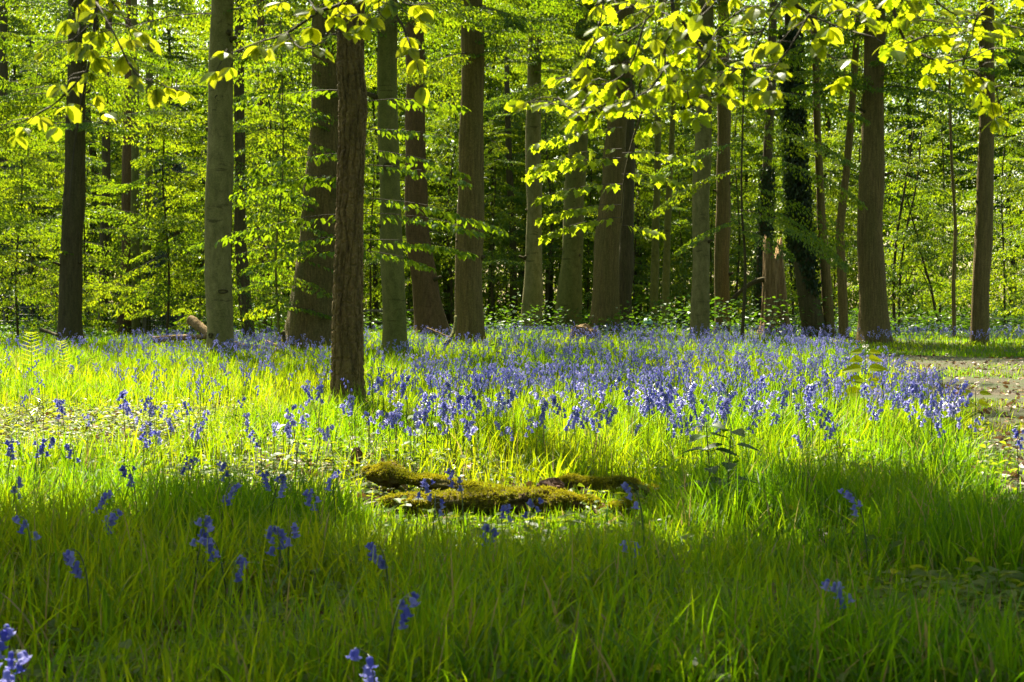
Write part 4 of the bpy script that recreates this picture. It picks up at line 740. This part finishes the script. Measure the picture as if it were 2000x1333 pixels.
# a few near flowers stand by hand; (flower px, py, flower height m)
HAND = [(700, 1312, .26, 'lowest bluebell of all, cut by the bottom edge left of the middle'), (792, 1198, .27, 'drooping bluebell alone in the near grass left of the middle'), (28, 1318, .24, 'bluebell at the bottom left corner, right one of two'), (4, 1272, .27, 'bluebell on the left edge near the bottom corner'), (145, 1092, .27, 'tall deep blue flower cluster near the left edge, below the small group'),
        (732, 1088, .24, 'bluebell with spread bells below the left end of the log'), (414, 1068, .25, 'deep blue bluebell in the left foreground with three hanging bells'), (476, 1108, .22, 'single low bell right of the deep blue cluster in the left foreground'), (578, 1042, .26, 'bluebell with a level row of bells left of the log'), (542, 1052, .26, 'small bluebell just left of the level row of bells'), (398, 1030, .3, 'thin budding bluebell over the deep blue cluster, left foreground'),
        (202, 975, .29, 'bluebell with two slanted bells in the left grass'), (40, 1025, .27, 'bluebell with pale edged bells by the left edge'), (32, 952, .29, 'bluebell with one hanging pair of bells by the left edge'), (212, 1015, .26, 'low bluebell with two small bells under the slanted pair'), (246, 930, .3, 'large pale flower cluster in the left grass'), (74, 884, .3, 'left bluebell of the dense trio before the sunlit litter'), (98, 880, .31, 'middle bluebell of the dense trio before the sunlit litter'), (140, 892, .31, 'right bluebell of the dense trio before the sunlit litter'), (24, 884, .3, 'slim bluebell left of the dense trio'),
        (440, 922, .29, 'round headed bluebell in the weeds at the left centre'), (456, 966, .27, 'dark bluebell below the round headed one'), (548, 948, .28, 'bluebell with a diagonal row of bells left of the log'), (522, 940, .28, 'narrow bluebell left of the diagonal row of bells'), (610, 975, .27, 'pale round bluebell just left of the mossy log'), (652, 936, .3, 'wide bluebell with two blobs of bells left of the logs'), (372, 914, .28, 'bluebell with two small hanging bells at the left centre'), (828, 946, .27, 'small bluebell at the left end of the rear log'), (890, 926, .31, 'tall bluebell standing behind the mossy log'),
        (850, 986, .26, 'pale bluebell standing in front of the mossy log'), (987, 1000, .22, 'short pointed bluebell against the dark side of the log'), (956, 1050, .2, 'faint low bluebell in the grass below the log'), (1044, 985, .24, 'small bluebell right of the short pointed one by the log'), (1235, 955, .34, 'tall dark bluebell with many tiers at the right end of the log'), (1226, 1075, .17, 'low single bell under the tall tiered bluebell'), (1670, 968, .33, 'lone bluebell in the grass at the right'), (1635, 1180, .24, 'lone violet blue bell low in the right foreground'), (290, 862, .31, 'bluebell with a long narrow head before the left litter'), (496, 850, .34, 'bluebell before the oak, left, standing over the weeds'), (1990, 852, .36, 'bluebell on the path edge at the right side')]
rs = np.random.default_rng(77)
bell_me = MB(); place(bell_me, BELL_HI, np.zeros((1, 3)), np.array([[1., 0, 0]]), np.array([[0, 0, 1.]]), 1.); bo = bell_me.build('flower', M['bell'], smooth=True); bell_data = bo.data; bpy.data.objects.remove(bo)
shade_tones = []
for k in range(5):
    d2 = bell_data.copy(); d2.attributes['tone'].data.foreach_set('value', np.full(len(d2.vertices), k / 9, np.float32)); shade_tones.append(d2)  # dark tones only: shade put into the foreground flowers' colour
for px, py, fz, lab in HAND:
    d = depth_of(py, fz); x = (px - 1000) / F * d; nb = int(rs.integers(5, 10)); az = rs.random() * 6.283; sh = bluebell_shape(fz + .04, nb, .02 + .03 * rs.random(), rs)
    t = thing('bluebell', lab, 'bluebell', (x - .05 * math.cos(az), d - .05 * math.sin(az), float(ground(x, d))), 'single bluebells in the foreground'); t.rotation_euler = (0, 0, az)
    mb = MB(); bluebell_mesh(mb, (sh[0], sh[1][:0], sh[2][:0], sh[3][:0], sh[4]), BELL_LO, 6, .0028, 0, 0); mb.build('stem', M['stem'], t)
    for p, dv, s in zip(*sh[1:4]):
        f = bpy.data.objects.new('flower', shade_tones[int(rs.integers(5))]); COL.objects.link(f); f.parent = t; f.location = p; f.scale = [s * 1.22] * 3
        f.rotation_euler = Vector(dv).to_track_quat('X', 'Z').to_euler()
variants = []
for k in range(10):
    t = thing('bluebell', '', '', (0, 0, 0)); sh = bluebell_shape(.31 + .15 * rs.random(), int(rs.integers(7, 14)), .02 + .04 * rs.random(), rs)
    mb = MB(); bluebell_mesh(mb, (sh[0], sh[1][:0], sh[2][:0], sh[3][:0], sh[4]), BELL_LO, 4, .0024, 0, 0); mb.build('stem', M['stem'], t)
    mb = MB(); place(mb, BELL_MID, sh[1], sh[2], RNG.standard_normal(sh[1].shape), sh[3] * 1.25, 0, np.clip(.2 + .6 * RNG.random() + .2 * RNG.random(len(sh[1])), 0, 1)); mb.build('flower_head', M['bell'], t, smooth=True); variants.append(t)
def bell_density(x, y):
    left = x / y < -.115; px = 1000 + F * x / y
    band = np.interp(y, [7.4, 8.3, 9.6, 11.5, 30, 46], [.0, .2, .6, 1, .9, .85]) * np.interp(px, [700, 820, 1000, 1500, 1900], [.25, .55, .9, 1.05, .9])
    band = np.where(px < 720, np.interp(y, [8.5, 10.5, 17, 20, 25, 27, 40, 46], [.03, .14, .16, .3, .85, 1.0, .5, .1]) * np.interp(px, [0, 150, 350, 700], [.5, .8, 1.1, 1.]), band)
    band = np.where((px < 260) & (y > 29), .1, band)
    edge = path_left(y) - .15 - .25 * fbm(x * 2, y * 2, 97); right = (x > np.interp(y, [20, 30, 34], [9, 6.5, 5.5])) & (y > 31)
    band = np.where((x > edge) & ~right, 0, band); band = np.where((x > path_left(y) - .1) & (y < 31), 0, band)
    return band * np.clip(.16 + 2.0 * (fbm(x * .9, y * .7, 99) - .25), .08, 1.3)
n = 15500; y = 8 + 38 * RNG.random(n) ** 1.25; x = (RNG.random(n) - .5) * 2 * (.37 * y + .3); k = RNG.random(n) < bell_density(x, y) * np.interp(y, [8, 12, 20, 46], [1, .95, .75, .75])
for tr, pf, dd in TREES[:28]: k &= (x - tr.location.x) ** 2 + (y - dd) ** 2 > (float(pf(.3)[1]) * 1.25) ** 2
x, y = x[k], y[k]; o = np.argsort(y); x, y = x[o], y[o]; print('bluebells', len(x), (y < 12).sum())
infr = np.abs(x) < .357 * y; near = np.where(infr)[0][:258]; rest = np.ones(len(x), bool); rest[near] = False
ZONES = [(560, 'bluebell in the thin scatter over the sunlit litter at the left'), (760, 'bluebell in the loose group around the foot of the furrowed oak'), (1000, 'bluebell in the sunlit drift between the oak and the middle'), (1200, 'bluebell in the near drift straight behind the logs'), (1400, 'bluebell in the near drift left of and around the nettle'), (1600, 'bluebell in the dense near drift right of the nettle'), (1800, 'bluebell in the near drift below the yellow leaved garlic mustard'), (2400, 'bluebell at the right end of the drift beside the path')]
for c, i in enumerate(near):
    src = variants[c % 10]; loc = (x[i], y[i], float(ground(x[i], y[i]))); az = RNG.random() * 6.283; s = .85 + .3 * RNG.random()
    if c < 10: ob = src; ob.location = loc; ob.rotation_euler = (0, 0, az); ob.scale = (s, s, s)
    else: ob = copy_tree(src, loc, az, s)
    z = next(l for e, l in ZONES if 1000 + F * x[i] / y[i] < e); tag(ob, z, 'bluebell', z.replace('bluebell in', 'bluebells in').replace('bluebell at', 'bluebells at'))
mb = MB(); fl = []
for k in range(12):
    b = MB(); bluebell_mesh(b, bluebell_shape(.30 + .15 * rs.random(), int(rs.integers(7, 13)), .02 + .04 * rs.random(), rs), BELL_LO, 3, .003, 0, 1, False); fl.append((np.concatenate(b.v), np.concatenate(b.f), np.concatenate(b.m)))
for i in np.where(rest)[0]:
    v, f, m = fl[int(RNG.integers(12))]; a = RNG.random() * 6.283; s = .85 + .35 * RNG.random(); ca, sa = math.cos(a) * s, math.sin(a) * s
    w = 1 + .25 * min(1, (y[i] - 12) / 20)
    mb.add(np.stack([x[i] + v[:, 0] * ca - v[:, 1] * sa, y[i] + v[:, 0] * sa + v[:, 1] * ca, v[:, 2] * s + float(ground(x[i], y[i]))], 1), f, m, .35 + .65 * RNG.random())  # paler tones: sunlight put into the drift's petal colour
tag(mb.build('bluebell_drift', [M['bell'], M['stem']]), 'carpet of bluebells spreading back under the trees', 'bluebells', None, 'stuff')
# ------------------------------------------------------------------ other plants
def broad_plant(name, label, cat, x, y, stems, tmpl, mat, leaf, flower=False, face=.12):
    t = thing(name, label, cat, (x, y, float(ground(x, y)))); st = MB(); lv = MB()
    for sx, h, lean, ls in stems:
        q = smooth_path([(x + sx, y, 0), (x + sx + lean * .4, y, h * .5), (x + sx + lean, y - .01, h)], 12); tube(st, q, np.linspace(.0042, .0025, 12), 5)
        for i, (u, az, s) in enumerate(ls):
            p = np.array([np.interp(u * 11, np.arange(12), q[:, k]) for k in range(3)])
            for a in (az, az + math.pi + .2):
                e = p + np.array([math.cos(a), math.sin(a), .35]) * .03; tube(st, [p, e], [.0018, .0012], 4); place(lv, tmpl, e[None], np.array([[math.cos(a), math.sin(a), -.05 - .15 * RNG.random()]]), np.array([[.15 * RNG.standard_normal(), -face, 1.]]), s)
        if flower:
            fm = MB(); P = q[-1] + .018 * RNG.standard_normal((26, 3)) + [0, 0, .015]; place(fm, HEX, P, RNG.standard_normal((26, 3)), RNG.standard_normal((26, 3)) + [0, 0, 1], .014); fm.build('flower_head', M['white'], t, t.location)
    st.build('stem', M['stem'], t, t.location, True); lv.build('foliage', M[mat], t, t.location); return t
x0 = (1400 - 1000) / F * 6.5
broad_plant('nettle', 'dark toothed nettle with paired broad leaves before the bluebells', 'nettle', x0, 6.5, [(-.02, .47, -.03, [(.38, 3.0, .13), (.55, 1.4, .11), (.72, 2.6, .12), (.86, .6, .11), (.96, 2.2, .08)]), (.045, .45, .02, [(.45, .2, .13), (.62, 1.2, .11), (.8, -.1, .12), (.95, 1.7, .10)])], NETTLE, 'nettle', .13)
x1 = (1688 - 1000) / F * 12.
broad_plant('garlic_mustard', 'bright yellow green plant with broad leaves and a white flower top', 'wild plant', x1, 12, [(0, .66, .01, [(.42, .1, .2), (.58, .3, .18), (.72, -.3, .17), (.84, .2, .14), (.93, -.3, .1)])], NETTLE, 'mustard', .16, True, .9)
broad_plant('garlic_mustard', 'smaller yellow green plant at the end of the drift by the path', 'wild plant', (1905 - 1000) / F * 11.6, 11.6, [(0, .34, .0, [(.6, .3, .12), (.85, -.3, .1)])], NETTLE, 'mustard', .12, True, .9)
broad_plant('seedling', 'leafy green seedling in the bluebells below the stout middle trunk', 'wild plant', (970 - 1000) / F * 21, 21, [(0, .55, .0, [(.4, .3, .12), (.6, 1.6, .12), (.8, .6, .1), (.95, 2, .08)])], HEX, 'leaf_gold', .12)
for (px, y, lab) in ((838, 9.6, 'dark leaved sapling right of the furrowed oak foot'), (812, 9.0, 'low broad leaved seedling in the weeds behind the logs'), (560, 8.3, 'low broad leaved seedling left of the logs with pale shining leaves')):
    broad_plant('seedling', lab, 'wild plant', (px - 1000) / F * y, y, [(0, .34, .03, [(.4, .3, .08), (.65, 1.6, .09), (.9, .6, .08)]), (.05, .22, .02, [(.6, .9, .08), (.9, 2., .07)])], HEX, 'nettle', .09)
def fern(label, px, py_base, H, azs, tint='fern'):
    d = depth_of(py_base); x = (px - 1000) / F * d; t = thing('fern', label, 'fern', (x, d, float(ground(x, d))), 'ferns at the left edge')
    for az, h, out in azs:
        q = smooth_path([(x, d, 0), (x + math.cos(az) * out * .25, d + math.sin(az) * out * .25, h * .55), (x + math.cos(az) * out * .7, d + math.sin(az) * out * .7, h * .95), (x + math.cos(az) * out, d + math.sin(az) * out, h)], 40); mb = MB(); tube(mb, q, np.linspace(.004, .001, 40), 4, 1); tg = unit(np.gradient(q, axis=0))
        for i in range(7, 40, 2):
            s = unit(np.cross(tg[i], [math.cos(az), math.sin(az), .2])) if abs(tg[i][2]) > .75 else unit(np.cross(tg[i], [0, 0, 1.])); L = (.17 * min(1, (i - 4) / 7) * (1 - (i - 7) / 33.5) ** .75 + .01) * (.55 + .6 * h)
            for sg in (-1, 1): place(mb, FERN, q[i][None], (s * sg + .45 * tg[i] + np.array([0, 0, -.1]))[None], (np.cross(s * sg, tg[i]) * sg)[None] + .2 * RNG.standard_normal((1, 3)), L, 0, None, np.array([L * .34]))
        mb.build('frond', [M[tint], M['stem']], t, t.location)
fern('tall yellow green fern frond standing at the left edge', 62, 775, .6, [(-1.3, .72, .16), (.4, .4, .4), (3.3, .42, .35)])
fern('paler upright fern right of the tall yellow frond', 128, 765, .5, [(-1.8, .6, .14), (.2, .45, .55), (2.9, .25, .3)])
fern('low golden fern at the left edge above the dead leaves', 22, 845, .3, [(2.4, .22, .22), (.6, .2, .25), (4, .2, .2)])
fern('low arching fern over the litter right of the golden one', 70, 830, .3, [(.2, .2, .3), (2.8, .2, .3), (1.4, .25, .15)])
# ------------------------------------------------------------------ light, sky, camera
w = bpy.data.worlds.new('World'); scene.world = w; w.use_nodes = True; tn = w.node_tree; tn.nodes.clear()
sky = tn.nodes.new('ShaderNodeTexSky'); sky.sky_type = 'NISHITA'; sky.sun_disc = False; sky.sun_elevation = SUN_EL; sky.sun_rotation = SUN_AZ; sky.dust_density = 2.0
bg = tn.nodes.new('ShaderNodeBackground'); bg.inputs[1].default_value = .07; ow = tn.nodes.new('ShaderNodeOutputWorld'); mu = tn.nodes.new('ShaderNodeMixRGB'); mu.blend_type = 'MULTIPLY'; mu.inputs[0].default_value = 1; mu.inputs[2].default_value = (1, .93, .70, 1); tn.links.new(sky.outputs[0], mu.inputs[1]); tn.links.new(mu.outputs[0], bg.inputs[0]); tn.links.new(bg.outputs[0], ow.inputs[0])
sl = bpy.data.lights.new('sun', 'SUN'); sl.energy = 5; sl.angle = math.radians(.53); sl.color = (1, .90, .66); so = bpy.data.objects.new('sun', sl); COL.objects.link(so); so.rotation_euler = Vector(SUN).to_track_quat('Z', 'Y').to_euler(); so.location = (-10, 40, 60)
cd = bpy.data.cameras.new('camera'); cam = bpy.data.objects.new('camera', cd); COL.objects.link(cam); scene.camera = cam; cam.location = (0, 0, CAM_H); cam.rotation_euler = (math.radians(90), 0, 0)
cd.lens = 50; cd.sensor_width = 36; cd.shift_y = -(666.5 - HOR) / 2000; cd.clip_start = .05; cd.clip_end = 2000; cd.dof.use_dof = True; cd.dof.focus_distance = 12.; cd.dof.aperture_fstop = 9.0
vs = scene.view_settings; vs.view_transform = 'Standard'; vs.look = 'None'; vs.gamma = 1; vs.exposure = 2.2
cy = scene.cycles; cy.max_bounces = 7; cy.diffuse_bounces = 4; cy.transmission_bounces = 5; cy.glossy_bounces = 2; cy.transparent_max_bounces = 4; cy.caustics_reflective = False; cy.caustics_refractive = False
cy.sample_clamp_indirect = 6; cy.use_denoising = True; cy.use_adaptive_sampling = True; cy.adaptive_threshold = .015
